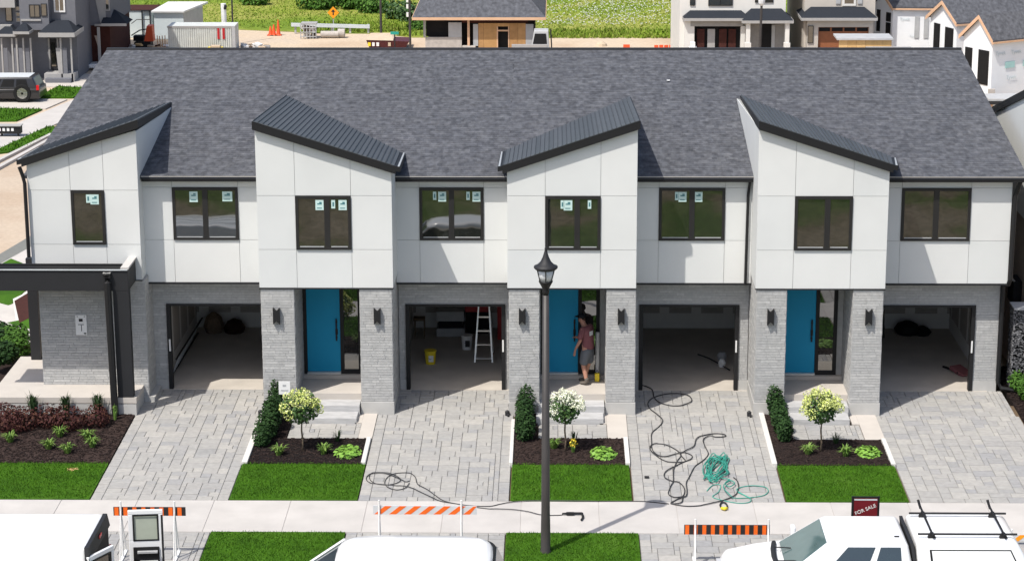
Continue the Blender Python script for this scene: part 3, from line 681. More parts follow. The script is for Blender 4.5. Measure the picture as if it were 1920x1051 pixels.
# ------------------------------------------------------------------ street lamp in front
def street_lamp(name, label, x, y, zb, zt, r, group=None):
    t = thing(name, label, 'street lamp', (x, y, zb), group); H = zt-zb
    MB().lathe([(r*1.3,zb-.1),(r*1.3,zb+.03),(r*1.12,zb+.06),(r*1.08,zb+.6),(r,zb+.9),(r*.72,zt-.80)], x, y, 14).build('pole', M['postmetal'], t, smooth=True)
    MB().lathe([(.055,zt-.80),(.075,zt-.72),(.06,zt-.68),(.10,zt-.60),(.135,zt-.54),(.14,zt-.51)], x, y, 14).build('lamp_neck', M['black'], t, smooth=True)
    MB().lathe([(.12,zt-.51),(.15,zt-.42),(.185,zt-.27)], x, y, 12).build('lamp_glass', M['lampglass'], t, smooth=True)
    b = MB()
    for k in range(6):
        a = math.pi/6+k*math.pi/3; b.tube([(x+.128*math.cos(a),y+.128*math.sin(a),zt-.51),(x+.196*math.cos(a),y+.196*math.sin(a),zt-.26)], .011, 5)
    b.build('cage', M['black'], t)
    MB().lathe([(.20,zt-.28),(.235,zt-.25),(.235,zt-.215),(.17,zt-.185),(.105,zt-.12),(.062,zt-.03),(.035,zt+.06),(.02,zt+.12),(.028,zt+.14),(.008,zt+.18)], x, y, 16).build('lamp_hood', M['charcoal'], t, smooth=True)
    return t
street_lamp('street_lamp', 'tall black street lamp with a lantern head, standing on the roadside lawn', -.18, -10.42, -.20, 5.98, .088)

# ------------------------------------------------------------------ hoses and cables
def smooth(P, n=4):
    out = []
    for i in range(len(P)-1):
        p0, p1, p2, p3 = P[max(i-1,0)], P[i], P[i+1], P[min(i+2,len(P)-1)]
        for k in range(n):
            t = k/n; out.append(tuple(.5*((2*b)+(-a+c)*t+(2*a-5*b+4*c-d)*t*t+(-a+3*b-3*c+d)*t**3) for a,b,c,d in zip(p0,p1,p2,p3)))
    return out+[P[-1]]
def hose(name, label, cat, runs, r, mat, group=None, lift=0.0):
    b = MB(); k = 0
    for P in runs:
        Q = smooth(P); L_ = []
        for i, p in enumerate(Q):
            k += 1; L_.append((p[0], p[1], gz(p[1])+r+lift+.004+(.010 if math.sin(k*.21) > .3 else 0)))
        b.tube(L_, r, 6)
    o = b.build(name, mat, None, smooth=True); return tag(o, label, cat, group)
H3 = [(2.14,.5),(2.17,.3),(2.28,.18),(2.4,-.09),(2.42,-.61),(2.52,-.98),(2.72,-1.2),(2.95,-1.26),(3.19,-1.12),(3.32,-.87),(3.26,-.5),(3.03,-.32),(2.76,-.35),(2.52,-.51),(2.34,-.75),(2.25,-1.08),(2.28,-1.49),(2.43,-1.89),(2.55,-2.33),(2.44,-2.77),(2.26,-3.21),(2.23,-3.82),(2.22,-4.28),(2.31,-4.69),(2.49,-4.82),(2.75,-4.64),(2.94,-4.53),(3.1,-4.72),(3.07,-4.95),(2.91,-5.13),(2.68,-5.44),(2.46,-5.79),(2.42,-6.13),(2.54,-6.34),(2.72,-6.43),(2.82,-6.8),(2.78,-7.22),(2.6,-7.5),(2.49,-7.67),(2.56,-7.74),(2.71,-7.66),(2.76,-7.38),(2.75,-7.3),(2.58,-7.34),(2.46,-7.14),(2.52,-6.72),(2.6,-6.39),(2.62,-6.0),(2.65,-5.61),(2.75,-5.09),(2.86,-4.64),(2.65,-4.14),(2.44,-3.96),(2.25,-4.0),(2.17,-4.28),(2.25,-4.64),(2.48,-5.09),(2.75,-5.17),(2.94,-5.08),(2.84,-4.64),(2.98,-4.41),(3.18,-4.13),(3.27,-3.62),(3.44,-3.38),(3.71,-3.24),(3.93,-3.29),(3.95,-3.43),(3.75,-3.48),(3.57,-3.43),(3.42,-3.71),(3.45,-4.27),(3.48,-4.63),(3.34,-5.04),(3.13,-5.43),(2.98,-6.04),(2.88,-6.47),(2.87,-6.97),(2.82,-7.3),(2.63,-7.46),(2.48,-7.71)]
H3b = [(2.48,-7.71),(2.59,-7.78),(2.82,-7.86),(3.11,-7.82),(3.41,-7.66),(3.66,-7.49),(3.89,-7.21),(4.0,-6.79),(4.01,-6.37),(3.94,-6.12)]
hose('pressure_hose', 'long dark hose looping from the third garage down its driveway to the sidewalk', 'hose', [H3, H3b], .0125, M['hose'])
H2 = [(-3.18,-6.52),(-3.25,-6.85),(-3.42,-6.97),(-3.6,-6.85),(-3.72,-6.56),(-3.69,-6.19),(-3.54,-5.94),(-3.22,-5.9),(-3.07,-6.19),(-3.0,-6.6),(-2.78,-6.92),(-2.59,-7.24),(-2.4,-7.56),(-2.17,-7.73)]
H2b = [(-2.17,-7.73),(-2.4,-7.64),(-2.58,-7.48),(-2.85,-7.16),(-3.16,-6.8),(-3.46,-6.69),(-3.76,-6.61),(-4.03,-6.53),(-4.15,-6.28),(-4.1,-5.99),(-3.96,-5.9),(-3.66,-5.94),(-3.4,-6.27),(-3.45,-6.52),(-3.67,-6.65),(-3.91,-6.57),(-4.06,-6.32),(-4.07,-5.99),(-3.78,-5.94),(-3.5,-6.19),(-3.28,-6.44),(-3.19,-6.4)]
H2c = [(-2.17,-7.73),(-1.82,-7.86),(-1.39,-7.9),(-1.11,-7.74),(-.63,-7.60),(-.17,-7.58),(.69,-7.59),(1.6,-7.57),(2.0,-7.6),(2.44,-7.72)]
H2d = [(-1.82,-7.9),(-1.39,-8.05),(-.9,-8.1),(-.56,-8.22),(-.28,-8.4),(.06,-8.4),(.18,-8.37)]
hose('pressure_hose', 'thin black hose coiled on the second driveway and running along the sidewalk edge', 'hose', [H2, H2b, H2c, H2d], .0095, M['hose'])
rg = random.Random(5); G = []
for k in range(120):
    t = k*.55; r_ = .28*(.55+.5*rg.random()); G.append((3.60+r_*1.05*math.cos(t)+.04*math.sin(k*.3), -5.62+r_*3.0*math.sin(t*1.02)+.1*math.cos(k*.7)))
G += [(3.84,-6.35),(3.72,-6.62),(3.80,-6.82),(3.93,-6.6),(3.80,-6.45),(3.66,-6.9),(3.8,-7.45)]
b = MB(); Q = smooth(G, 3); b.tube([(p[0], p[1], gz(p[1])+.03+.05*abs(math.sin(i*.045))) for i, p in enumerate(Q)], .0125, 5)
for run in ([(3.78,-7.35),(3.96,-7.37),(4.26,-7.32),(4.51,-7.2),(4.63,-6.95),(4.58,-6.7),(4.32,-6.62),(4.07,-6.71),(3.95,-6.9),(4.1,-7.2),(4.2,-7.35)], [(3.3,-6.95),(3.45,-6.6),(3.62,-6.6),(3.55,-7.0),(3.4,-7.3),(3.6,-7.5),(3.9,-7.66),(4.15,-7.62),(4.2,-7.4),(3.95,-7.0)]):
    b.tube([(p[0], p[1], gz(p[1])+.015) for p in smooth(run)], .010, 5)
tag(b.build('garden_hose', M['greenhose'], None, smooth=True), 'tangled teal green garden hose heaped on the third driveway', 'hose')
t = thing('spray_gun', 'black pressure washer spray gun lying on the sidewalk beside the lamp', 'spray gun', (.4,-8.37,-.167))
b = MB(); b.tube([(.16,-8.37,-.13),(.30,-8.37,-.125),(.58,-8.36,-.125)], [.018,.028,.026], 8); b.rbox(.33,-8.38,-.125,.16,.07,.05); b.build('barrel', M['black'], t)
MB().tube([(.58,-8.36,-.13),(.60,-8.55,-.14),(.56,-8.72,-.14)], [.028,.024,.02], 8).build('grip', M['black'], t)
t = thing('hose_nozzle', 'yellow hose end ring lying on the sidewalk below the green hose', 'nozzle', (3.60,-7.85,-.157))
b = MB(); b.tube([(3.60+.075*math.cos(a), -7.86+.20*math.sin(a), -.125) for a in [k*math.pi/8 for k in range(17)]], .018, 6); b.build('ring', M['charcoal'], t, smooth=True)
MB().tube([(3.54,-8.03,-.12),(3.60,-8.09,-.11),(3.66,-8.03,-.12)], [.03,.04,.03], 8).build('handle', M['yellow'], t, smooth=True)
tag(MB().box(1.98,-6.17,-.115,2.08,-6.08,-.09).build('bottle_lid', M['charcoal'], None), 'small dark lid lying on the third driveway near the lawn', 'lid')
tag(MB().box(2.40,4.2,6.31,2.48,4.28,6.33).build('paper_scrap', M['wpaint2'], None), 'white scrap lying high on the shingle roof', 'scrap')
bpy.data.objects['paper_scrap'].location = (.55, 1.9, .33)

# ------------------------------------------------------------------ barricades and the for-sale sign
def barricade(label, x0, x1, y, zb, zt, colA, colB, n, slant, legs, bars=1, group='road barricades'):
    t = thing('barricade', label, 'barricade', ((x0+x1)/2, y, gz(y)), group)
    pl = MB().box(x0, y-.012, zb, x1, y+.012, zt).build('plank', M[colB], t)
    w = (x1-x0)/n; s_ = (zt-zb)*slant
    for k in range(n):
        a = x0+w*k+.02; c = a+w*.46; P = [(a,zb+.003),(c,zb+.003),(c+s_,zt-.003),(a+s_,zt-.003)]
        P = [(min(max(p[0], x0+.002), x1-.002), p[1]) for p in P]
        MB().prism([(p[0],y-.0155,p[1]) for p in P], (0,.003,0)).build('stripe', M[colA], pl)
    for lx in legs:
        b = MB(); g_ = gz(y)+.01; b.tube([(lx, y-.03, g_), (lx, y-.03, zt+.13)], .022, 6)
        b.tube([(lx, y-.33, g_), (lx, y-.03, zt-.05)], .014, 6); b.tube([(lx, y+.33, g_), (lx, y-.03, zt-.05)], .014, 6)
        b.box(lx-.03, y-.36, g_-.01, lx+.03, y+.36, g_+.02); b.build('leg', M['wpaint2'], t, smooth=False)
    return t
barricade('orange and white slant striped barricade plank above the lower edge of the second driveway', -3.64, -1.56, -10.62, .68, .86, 'orange', 'silver', 7, 1.2, [-3.52,-1.87])
barricade('orange and black block striped barricade in front of the third driveway', 2.58, 4.28, -11.0, .42, .62, 'orange', 'blacksheet', 10, 0, [2.80,4.25])
barricade('orange and black barricade half hidden behind the open van door', -8.85, -7.40, -10.75, .68, .86, 'orange', 'blacksheet', 8, 0, [-8.70,-7.62])
barricade('low orange and white plank at the right end of the fourth driveway', 8.98, 9.9, -9.9, -.12, .02, 'signorange', 'silver', 3, 1.2, [9.3])
t = thing('sale_sign', 'dark red for sale sign in a black frame beside the fourth driveway lawn', 'sign', (6.25,-10.3,-.2))
b = MB()
b.box(5.98,-10.32,-.25,6.02,-10.28,.98); b.box(6.50,-10.32,-.25,6.54,-10.28,.98); b.box(6.02,-10.315,.95,6.50,-10.285,.975); b.build('frame', M['black'], t)
b = box('board', M['signred'], t, 6.021, -10.31, .30, 6.499, -10.29, .94)
box('top_band', M['silver'], t, 6.03, -10.313, .895, 6.49, -10.3105, .925)
def text(s, size, loc, rot, mat, parent, ext=.003, name='lettering'):
    c = bpy.data.curves.new(name, 'FONT'); c.body = s; c.size = size; c.extrude = ext; c.align_x = 'CENTER'; c.align_y = 'CENTER'
    o = bpy.data.objects.new(name+'_curve', c); col.objects.link(o); dg = bpy.context.evaluated_depsgraph_get(); dg.update()
    me = bpy.data.meshes.new_from_object(o.evaluated_get(dg)); bpy.data.objects.remove(o)
    me.materials.clear(); me.materials.append(mat); ob = bpy.data.objects.new(name, me); col.objects.link(ob); ob.parent = parent
    ob.location = Vector(loc)-ORG[parent.name]; ob.rotation_euler = rot; return ob
text('FOR SALE', .105, (6.26,-10.313,.70), (R(90), R(-24), 0), M['wpaint2'], t)
text('Realty', .12, (6.27,-10.313,.50), (R(90), 0, 0), M['wpaint2'], t)
# small paper notice on a stick by the second entrance
t = thing('notice_board', 'small white notice on a stake behind the lime hydrangea tree', 'notice', (-6.38,-2.3,-.05))
b = MB().box(-6.52,-2.31,.58,-6.25,-2.295,.90); b.rbox(-6.385,-2.312,.80,.08,.003,.05,0,0,1); b.rbox(-6.385,-2.312,.68,.17,.003,.03,0,0,1); b.build('notice_panel', [M['wpaint2'], M['lightgrey']], t)
box('stake', M['charcoal'], t, -6.395, -2.294, -.1, -6.375, -2.28, .6)
for x, y in ((-1.18,-2.05),(4.60,-2.05)):
    pass
for k, (x, y, l) in enumerate([(-1.13,-1.95,'left of the third entrance pier'),(4.62,-1.95,'left of the fourth entrance pier'),(-7.02,-1.98,'left of the second entrance pier')]):
    t = MB().lathe([(.05,gz(y)),(.055,gz(y)+.10),(.02,gz(y)+.13)], x, y, 8); t.tube([(x,y,gz(y)+.06),(x+.03,y-.12,gz(y)+.02)], .03, 6)
    tag(t.build('drain_spout', M['charcoal'], None), 'short dark drain spout on the pavers, '+l, 'drain spout', 'drain spouts by the piers')

# ------------------------------------------------------------------ planting
def hydrangea(label, x, y, zc, r, fm, seed, n=26):
    zb = gz(y)+.01; t = thing('hydrangea_tree', label, 'small tree', (x, y, zb), 'standard hydrangeas'); rg = random.Random(seed)
    MB().tube([(x,y,zb-.05),(x+.012,y,zb+.25),(x-.01,y+.01,zb+.5),(x+.005,y,zc-r*.45)], [.026,.022,.02,.018], 7).build('trunk', M['bark'], t, smooth=True)
    b = MB()
    for k in range(7):
        a = k*.9; b.tube([(x,y,zc-r*.5),(x+r*.35*math.cos(a),y+r*.35*math.sin(a),zc-r*.1),(x+r*.6*math.cos(a),y+r*.6*math.sin(a),zc+r*.3)], [.012,.009,.005], 5)
    b.build('branches', M['bark'], t)
    leaves(x, y, zc-.02, r*.95, r*.95, r*.85, 900, .085, seed, .25, .5, 1.5).build('foliage', M['leaf'], t, kind='stuff', recalc=False)
    rg.random()
    for k in range(n):
        u = rg.uniform(.22, 1) if k % 4 else rg.uniform(-.45,.15); th = k*2.4; q = math.sqrt(max(0,1-u*u)); rr = r*rg.uniform(.82,1.05)
        p = (x+rr*q*math.cos(th), y+rr*q*math.sin(th), zc+rr*.85*u+.02)
        s_ = rg.uniform(.09,.14); leaves(p[0],p[1],p[2],s_,s_,s_*1.05,90,.036,seed*100+k,.7,.2,1.1).build('flower_head', M[fm], t, kind='stuff', recalc=False)
hydrangea('lime flowered hydrangea tree in front of the second entrance steps', -5.74, -4.52, .95, .42, 'limeflower', 11, 22)
hydrangea('cream white flowered hydrangea tree beside the street lamp', .24, -4.48, .97, .40, 'whiteflower', 12, 22)
hydrangea('lime flowered hydrangea tree in front of the fourth entrance steps', 6.04, -4.45, .97, .42, 'limeflower', 13, 28)
def upright(name, label, cat, x, y, r, h, mat, n, s, seed, group, asp=3.0):
    zb = gz(y); t = thing(name, label, cat, (x, y, zb), group)
    MB().tube([(x,y,zb-.03),(x,y,zb+h*.5)], .02, 6).build('stem', M['bark'], t)
    leaves(x, y, zb+h*.5, r, r, h*.52, int(n*1.5), s*1.1, seed, .12, .9, asp).build('foliage', M[mat], t, kind='stuff', recalc=False); return t
k = 0
for hx, hl, pts in ((0,'second',[(-6.60,-2.15,1.0),(-6.62,-2.65,.85),(-6.60,-3.15,.9),(-6.66,-3.65,.75),(-6.68,-4.1,.6)]), (1,'third',[(-.70,-2.2,.95),(-.68,-2.75,.9),(-.70,-3.25,.85),(-.68,-3.75,.78)]), (2,'fourth',[(5.22,-2.1,.95),(5.25,-2.65,.8),(5.24,-3.2,.72),(5.28,-3.75,.68)])):
    W = ['nearest the pier','second from the pier','middle one','second from the lawn','nearest the lawn']
    for i, (x, y, h) in enumerate(pts):
        k += 1; upright('yew_shrub', 'dark green yew left of the %s entrance, %s' % (hl, W[i] if i < len(pts)-1 else W[4]), 'shrub', x, y, rg.uniform(.19,.25), h*rg.uniform(.78,.98), 'yew', 800, .075, 200+k, 'yews left of the entrances', 2.0)
def clump(name, label, cat, x, y, r, h, n, w, mat, seed, group, spread=1.0):
    o = blades(0, 0, 0, r, h, n, w, seed, spread).build(name, M[mat], None, kind=None, recalc=False); o.location = (x, y, gz(y)+.02)
    return tag(o, label, cat, group)
DL = [(-6.25,-4.8,'second bed, left of the trunk'),(-5.24,-4.72,'second bed, right of the trunk'),(-.02,-4.3,'third bed, behind the lamp post'),(5.73,-4.61,'fourth bed, left of the trunk'),(6.56,-4.75,'fourth bed, right of the trunk'),
      (-11.56,-4.45,'first bed, middle of its front row'),(-11.06,-4.72,'first bed, nearest the lawn'),(-12.55,-4.0,'first bed, leftmost'),(-10.80,-3.80,'first bed, upper right'),(-10.58,-4.30,'first bed, lower right'),(-11.48,-3.6,'first bed, behind the middle one')]
for i, (x, y, l) in enumerate(DL):
    clump('daylily', 'yellow green strappy daylily in the '+l, 'plant', x, y, .20, .26, 55, .028, 'daylily', 300+i, 'daylilies in the mulch beds')
for i, (x, y, l) in enumerate([(-5.0,-3.85,'second'),(.45,-3.85,'third'),(6.45,-3.9,'fourth')]):
    clump('sedge', 'small wispy sedge at the back of the %s bed' % l, 'plant', x, y, .16, .28, 40, .012, 'darkgrass', 330+i, 'sedges behind the beds')
t = thing('yellow_lily', 'yellow flowered lily right of the white hydrangea trunk', 'plant', (.42,-4.55,-.08))
blades(.42,-4.55,-.07,.12,.30,30,.02,5).build('foliage', M['daylily'], t, kind='stuff', recalc=False)
leaves(.42,-4.55,.16,.10,.10,.10,60,.05,9,.6,.3,1.4).build('blossoms', M['gold'], t, kind='stuff', recalc=False)
for i, (x, y, l) in enumerate([(-4.68,-4.60,'second'),(1.08,-4.70,'third'),(7.08,-4.58,'fourth')]):
    o = leaves(0,0,0,.30,.42,.13,420,.10,350+i,.2,1.8,1.3,-.2).build('ladys_mantle', M['lime'], None, recalc=False); o.location = (x, y, gz(y)+.04)
    tag(o, 'low bright green leafy plant at the right of the %s bed' % l, 'plant', 'bright green ground plants')
for i, (x, y, l) in enumerate([(-12.98,-2.75,'at the left picture edge'),(-12.45,-3.0,'second from the left'),(-11.85,-2.85,'middle of the row'),(-11.35,-3.05,'second from the right'),(-10.75,-2.8,'rightmost, near the driveway'),(-12.7,-3.25,'in front at the left')]):
    t = thing('barberry_shrub', 'dark maroon shrub in front of the porch, '+l, 'shrub', (x,y,gz(y)), 'maroon shrubs in the first bed')
    MB().tube([(x,y,gz(y)-.02),(x,y,gz(y)+.2)], .02, 5).build('stem', M['bark'], t)
    leaves(x, y, gz(y)+.24, .36, .36, .30, 700, .07, 400+i, .3, .4, 1.5).build('foliage', M['maroon'], t, kind='stuff', recalc=False)
for i, (x, y, l) in enumerate([(-12.4,-2.22,'left'),(-11.62,-2.22,'middle'),(-10.85,-2.22,'right')]):
    clump('feather_grass', 'upright dark green grass tuft against the porch, %s one of three' % l, 'plant', x, y, .22, .62, 120, .016, 'darkgrass', 420+i, 'grasses along the porch', .7)
clump('feather_grass', 'single bright green grass tuft at the foot of the black downspout', 'plant', -10.42, -2.4, .10, .42, 40, .03, 'daylily', 431, 'grasses along the porch', .6)
for i, (x, y, h, l) in enumerate([(-14.75,4.2,.55,'farthest back'),(-14.25,3.7,.6,'second from the back'),(-14.6,3.1,.6,'middle, leftmost'),(-14.0,2.9,.6,'middle, by the porch'),(-14.15,2.1,.6,'nearest')]):
    upright('hedge_shrub', 'green side hedge bush left of the black porch post, '+l, 'shrub', x, y, .42, h, 'bush' if i % 2 else 'yew', 900, .10, 440+i, 'hedge bushes beside the porch', 1.6)
for i, (x, y, l) in enumerate([(11.42,-.75,'nearer the wall'),(11.5,-1.5,'nearer the street'),(11.35,-.1,'against the pebble wall')]):
    upright('boxwood_shrub', 'bright green shrub right of the fourth driveway, '+l, 'shrub', x, y, .22, .5, 'bush', 600, .07, 450+i, 'shrubs right of the fourth driveway', 1.5)

# ------------------------------------------------------------------ the person at the third door
def skinned(name, pts, edges, mat, parent, sub=2):
    me = bpy.data.meshes.new(name); o_ = ORG[parent.name]
    me.from_pydata([Vector(p[:3])-o_ for p in pts], edges, []); ob = bpy.data.objects.new(name, me); col.objects.link(ob)
    ob.modifiers.new('skin', 'SKIN'); sv = me.skin_vertices[0].data
    for i, p in enumerate(pts):
        r = p[3]; sv[i].radius = r if isinstance(r, tuple) else (r, r)
    sv[0].use_root = True
    s = ob.modifiers.new('sub', 'SUBSURF'); s.levels = sub; s.render_levels = sub
    dg = bpy.context.evaluated_depsgraph_get(); dg.update(); m2 = bpy.data.meshes.new_from_object(ob.evaluated_get(dg))
    col.objects.unlink(ob); bpy.data.objects.remove(ob); m2.materials.clear(); m2.materials.append(mat)
    m2.polygons.foreach_set('use_smooth', [True]*len(m2.polygons)); r = bpy.data.objects.new(name, m2); col.objects.link(r); r.parent = parent; ORG[r.name] = o_
    return r
PX, PY, PZ = .80, -.72, .374
T = thing('person', 'man in black cap, faded maroon t-shirt and grey shorts standing at the third blue door', 'person', (PX, PY, PZ))
fd = Vector((-.80, .60, 0)).normalized(); ld = Vector((-fd.y, fd.x, 0)); HS_ = 1.0
def P(f, l, z, r): v = Vector((PX,PY,PZ))+fd*f*HS_+ld*l*HS_+Vector((0,0,z*HS_)); return (v.x, v.y, v.z, r)
# skeleton: f forward, l left (the left side is nearer the camera)
pts = [P(0,0,.93,.125), P(.02,0,1.12,.115), P(.05,0,1.32,.125), P(.10,0,1.44,.062), P(.17,0,1.53,.068), P(.19,0,1.615,.082), P(.185,0,1.67,.06),
       P(.05,.17,1.37,.06), P(.07,.225,1.12,.045), P(.20,.205,.92,.034), P(.235,.195,.86,.026),
       P(.05,-.17,1.37,.06), P(.16,-.22,1.13,.045), P(.34,-.16,1.06,.034), P(.40,-.14,1.07,.026),
       P(.0,.095,.86,.088), P(.06,.11,.48,.062), P(.00,.11,.30,.060), P(-.05,.115,.09,.040), P(.03,.12,.045,.036), P(.12,.125,.035,.026),
       P(.0,-.095,.86,.088), P(.05,-.10,.48,.062), P(.12,-.10,.30,.060), P(.14,-.10,.09,.040), P(.22,-.105,.045,.036), P(.31,-.11,.035,.026)]
ed = [(0,1),(1,2),(2,3),(3,4),(4,5),(5,6),(2,7),(7,8),(8,9),(9,10),(2,11),(11,12),(12,13),(13,14),(0,15),(15,16),(16,17),(17,18),(18,19),(19,20),(0,21),(21,22),(22,23),(23,24),(24,25),(25,26)]
# hands: palm and five fingers each, grown from the wrist
for base, w in ((10, (.235,.195,.86)), (14, (.40,-.14,1.07))):
    n0 = len(pts)
    dn = (.02,0,-.085) if base == 10 else (.085,.01,-.01)
    pts.append(P(w[0]+dn[0]*.7, w[1], w[2]+dn[2]*.7, (.022,.034))); ed.append((base, n0)); palm = len(pts)-1
    for j, ln in enumerate((.060,.072,.076,.068)):
        o = (j-1.5)*.017
        if base == 10: a = (w[0]+dn[0]+o, w[1], w[2]+dn[2]-.02); c = (a[0]+.012, a[1]-.004, a[2]-ln*.5); e_ = (c[0]+.012, c[1]-.014, c[2]-ln*.42)
        else: a = (w[0]+dn[0]+.01, w[1]+o, w[2]-.005); c = (a[0]+ln*.5, a[1], a[2]-.01); e_ = (c[0]+ln*.30, c[1], c[2]-ln*.32)
        q = len(pts); pts += [P(*a,.0095), P(*c,.009), P(*e_,.0075)]; ed += [(palm,q),(q,q+1),(q+1,q+2)]
    q = len(pts)
    if base == 10: pts += [P(w[0]+.04,w[1]-.02,w[2]-.05,.011), P(w[0]+.055,w[1]-.035,w[2]-.09,.009)]
    else: pts += [P(w[0]+.03,w[1]+.04,w[2]+.02,.011), P(w[0]+.065,w[1]+.045,w[2]+.03,.009)]
    ed += [(palm,q),(q,q+1)]
body = skinned('body', pts, ed, M['skin'], T, 2)
skinned('t_shirt', [P(0,0,.84,(.172,.17)),P(0,0,1.0,(.165,.165)),P(.01,0,1.15,(.155,.16)),P(.03,0,1.30,(.165,.165)),P(.06,0,1.40,.125),P(.085,0,1.445,.075),P(.04,.16,1.38,.085),P(.06,.225,1.24,.078),P(.07,.235,1.14,.076),P(.04,-.16,1.38,.085),P(.10,-.23,1.25,.078),P(.14,-.235,1.15,.076)],
        [(0,1),(1,2),(2,3),(3,4),(4,5),(3,6),(6,7),(7,8),(3,9),(9,10),(10,11)], M['shirt'], T)
skinned('shorts', [P(0,0,.96,(.165,.165)),P(0,0,.86,(.165,.16)),P(.02,.10,.72,.118),P(.05,.115,.48,.112),P(.02,-.10,.72,.118),P(.05,-.11,.48,.112)], [(0,1),(1,2),(2,3),(1,4),(4,5)], M['shorts'], T)
for s_, (f0, l0) in (('boot', (-.05,.115)), ('boot', (.14,-.10))):
    skinned('boot', [P(f0,l0,.20,.058),P(f0-.005,l0,.06,.062),P(f0+.09,l0+.005,.045,(.055,.045)),P(f0+.19,l0+.01,.038,(.050,.036))], [(0,1),(1,2),(2,3)], M['boot'], T, 1)
hc = Vector((PX,PY,PZ))+fd*.185+Vector((0,0,1.635))
b = MB(); b.lathe([(.098,hc.z+.005),(.102,hc.z+.035),(.09,hc.z+.075),(.055,hc.z+.10),(.01,hc.z+.108)], hc.x, hc.y, 14)
pk_ = hc+fd*.13+Vector((0,0,.0)); b.rbox(pk_.x, pk_.y, pk_.z+.008, .11, .13, .012, math.atan2(fd.y, fd.x), 0)
b.build('cap', M['cap'], T, smooth=False, bevel=.004)
nk = hc-fd*.045; leaves(nk.x, nk.y, nk.z-.01, .075, .075, .055, 160, .04, 3, .8, .1).build('hair', M['hair'], T, kind='stuff', recalc=False)
fc = MB()
for s_ in (-1, 1):
    e_ = hc+fd*.078+ld*.032*s_+Vector((0,0,-.035)); fc.rbox(e_.x, e_.y, e_.z, .016,.024,.012, math.atan2(fd.y, fd.x))
fc.build('eyes', M['dark'], T)
fc = MB(); n_ = hc+fd*.092+Vector((0,0,-.065)); fc.tube([tuple(n_+Vector((0,0,.04))-fd*.015), tuple(n_+fd*.012), tuple(n_-fd*.012+Vector((0,0,-.012)))], [.008,.014,.010], 6)
for s_ in (-1, 1):
    e_ = hc+ld*.082*s_+Vector((0,0,-.055)); fc.rbox(e_.x, e_.y, e_.z, .04,.016,.055, math.atan2(fd.y, fd.x))
m_ = hc+fd*.080+Vector((0,0,-.098)); fc.rbox(m_.x, m_.y, m_.z, .012,.05,.012, math.atan2(fd.y, fd.x)); fc.build('face_features', M['skin'], T, bevel=.004)
bk = Vector((PX,PY,PZ))-fd*.135+ld*.02+Vector((0,0,1.30)); b = MB(); b.rbox(bk.x-.02, bk.y-.0, bk.z, .012, .13, .11, math.atan2(fd.y, fd.x)); b.build('shirt_print', M['wpaint2'], T, bevel=.004)
t = thing('tool_bag', 'small yellow and white tool bag on the step behind the man', 'bag', (1.03,-.5,.374))
MB().box(.97,-.56,.376,1.09,-.44,.58).build('bag_body', M['yellow'], t, bevel=.02); MB().tube([(.99,-.5,.58),(1.03,-.5,.67),(1.07,-.5,.58)], .01, 5).build('strap', M['charcoal'], t)
t = thing('paper_roll', 'white roll standing against the third sidelight', 'roll', (1.04,-.27,.46))
MB().lathe([(.045,.461),(.05,.5),(.05,1.52),(.045,1.55)], 1.04, -.29, 10).build('roll', M['wpaint2'], t, smooth=True)

# ------------------------------------------------------------------ things in the garages
t = thing('stepladder', 'aluminium stepladder standing open in the second garage', 'ladder', (-1.78,2.4,0))
for (xb, xt, nm) in ((-2.05,-1.93,'rail'),(-1.60,-1.70,'rail')):
    MB().hexa([(xb-.02,2.30,0),(xb+.02,2.30,0),(xb+.02,2.36,0),(xb-.02,2.36,0),(xt-.015,2.62,1.75),(xt+.015,2.62,1.75),(xt+.015,2.68,1.75),(xt-.015,2.68,1.75)]).build('front_rail', M['alu'], t)
    MB().hexa([(xb-.015,3.2,0),(xb+.015,3.2,0),(xb+.015,3.24,0),(xb-.015,3.24,0),(xt-.012,2.70,1.73),(xt+.012,2.70,1.73),(xt+.012,2.74,1.73),(xt-.012,2.74,1.73)]).build('rear_rail', M['alu'], t)
for k in range(5):
    f = (k+.25)/5; x0, x1 = -2.05+.12*f, -1.60-.10*f; y = 2.33+.32*f; z_ = 1.75*f
    box('step', M['alu'], t, x0+.02, y-.04, z_, x1-.02, y+.06, z_+.03)
box('top_cap', M['alu'], t, -1.97, 2.58, 1.752, -1.66, 2.78, 1.80)
def bucket(label, x, y, r, h, mat, tagm):
    t = thing('bucket', label, 'bucket', (x, y, 0), 'buckets in the second garage')
    MB().lathe([(r*.82,.004),(r*.98,h*.9),(r*1.06,h*.92),(r*1.06,h)], x, y, 14).build('pail', M[mat], t, smooth=False)
    MB().box(x-r*.25,y-r*1.03,h*.25,x+r*.55,y-r*.93,h*.7).build('bucket_label', M[tagm], t)
    MB().tube([(x-r,y,h*.9),(x-r*.7,y-.05,h*.6),(x,y-r-.04,h*.45),(x+r*.7,y-.05,h*.6),(x+r,y,h*.9)], .006, 5).build('bail', M['black'], t)
bucket('yellow bucket with a white label on the second garage floor', -3.18, 2.2, .15, .36, 'yellow', 'wpaint2')
bucket('white bucket beside the stepladder in the second garage', -2.30, 3.55, .15, .38, 'wpaint2', 'charcoal')
t = thing('carton_stack', 'grey cartons stacked at the back of the second garage', 'cartons', (-2.8,5.0,0))
box('carton', M['lightgrey'], t, -3.15, 4.7, .003, -2.4, 5.3, .22); box('carton', M['dark'], t, -3.1, 4.75, .223, -2.45, 5.3, .42); box('carton', M['lightgrey'], t, -3.15, 4.72, .423, -2.42, 5.3, .68)
t = thing('red_tool_chest', 'red tool chest behind the stepladder in the second garage', 'tool chest', (-2.0,5.0,0))
box('chest', M['red'], t, -2.4, 4.95, .62, -1.75, 5.4, .95); box('stand', M['dark'], t, -2.38, 5.0, .003, -1.77, 5.4, .619)
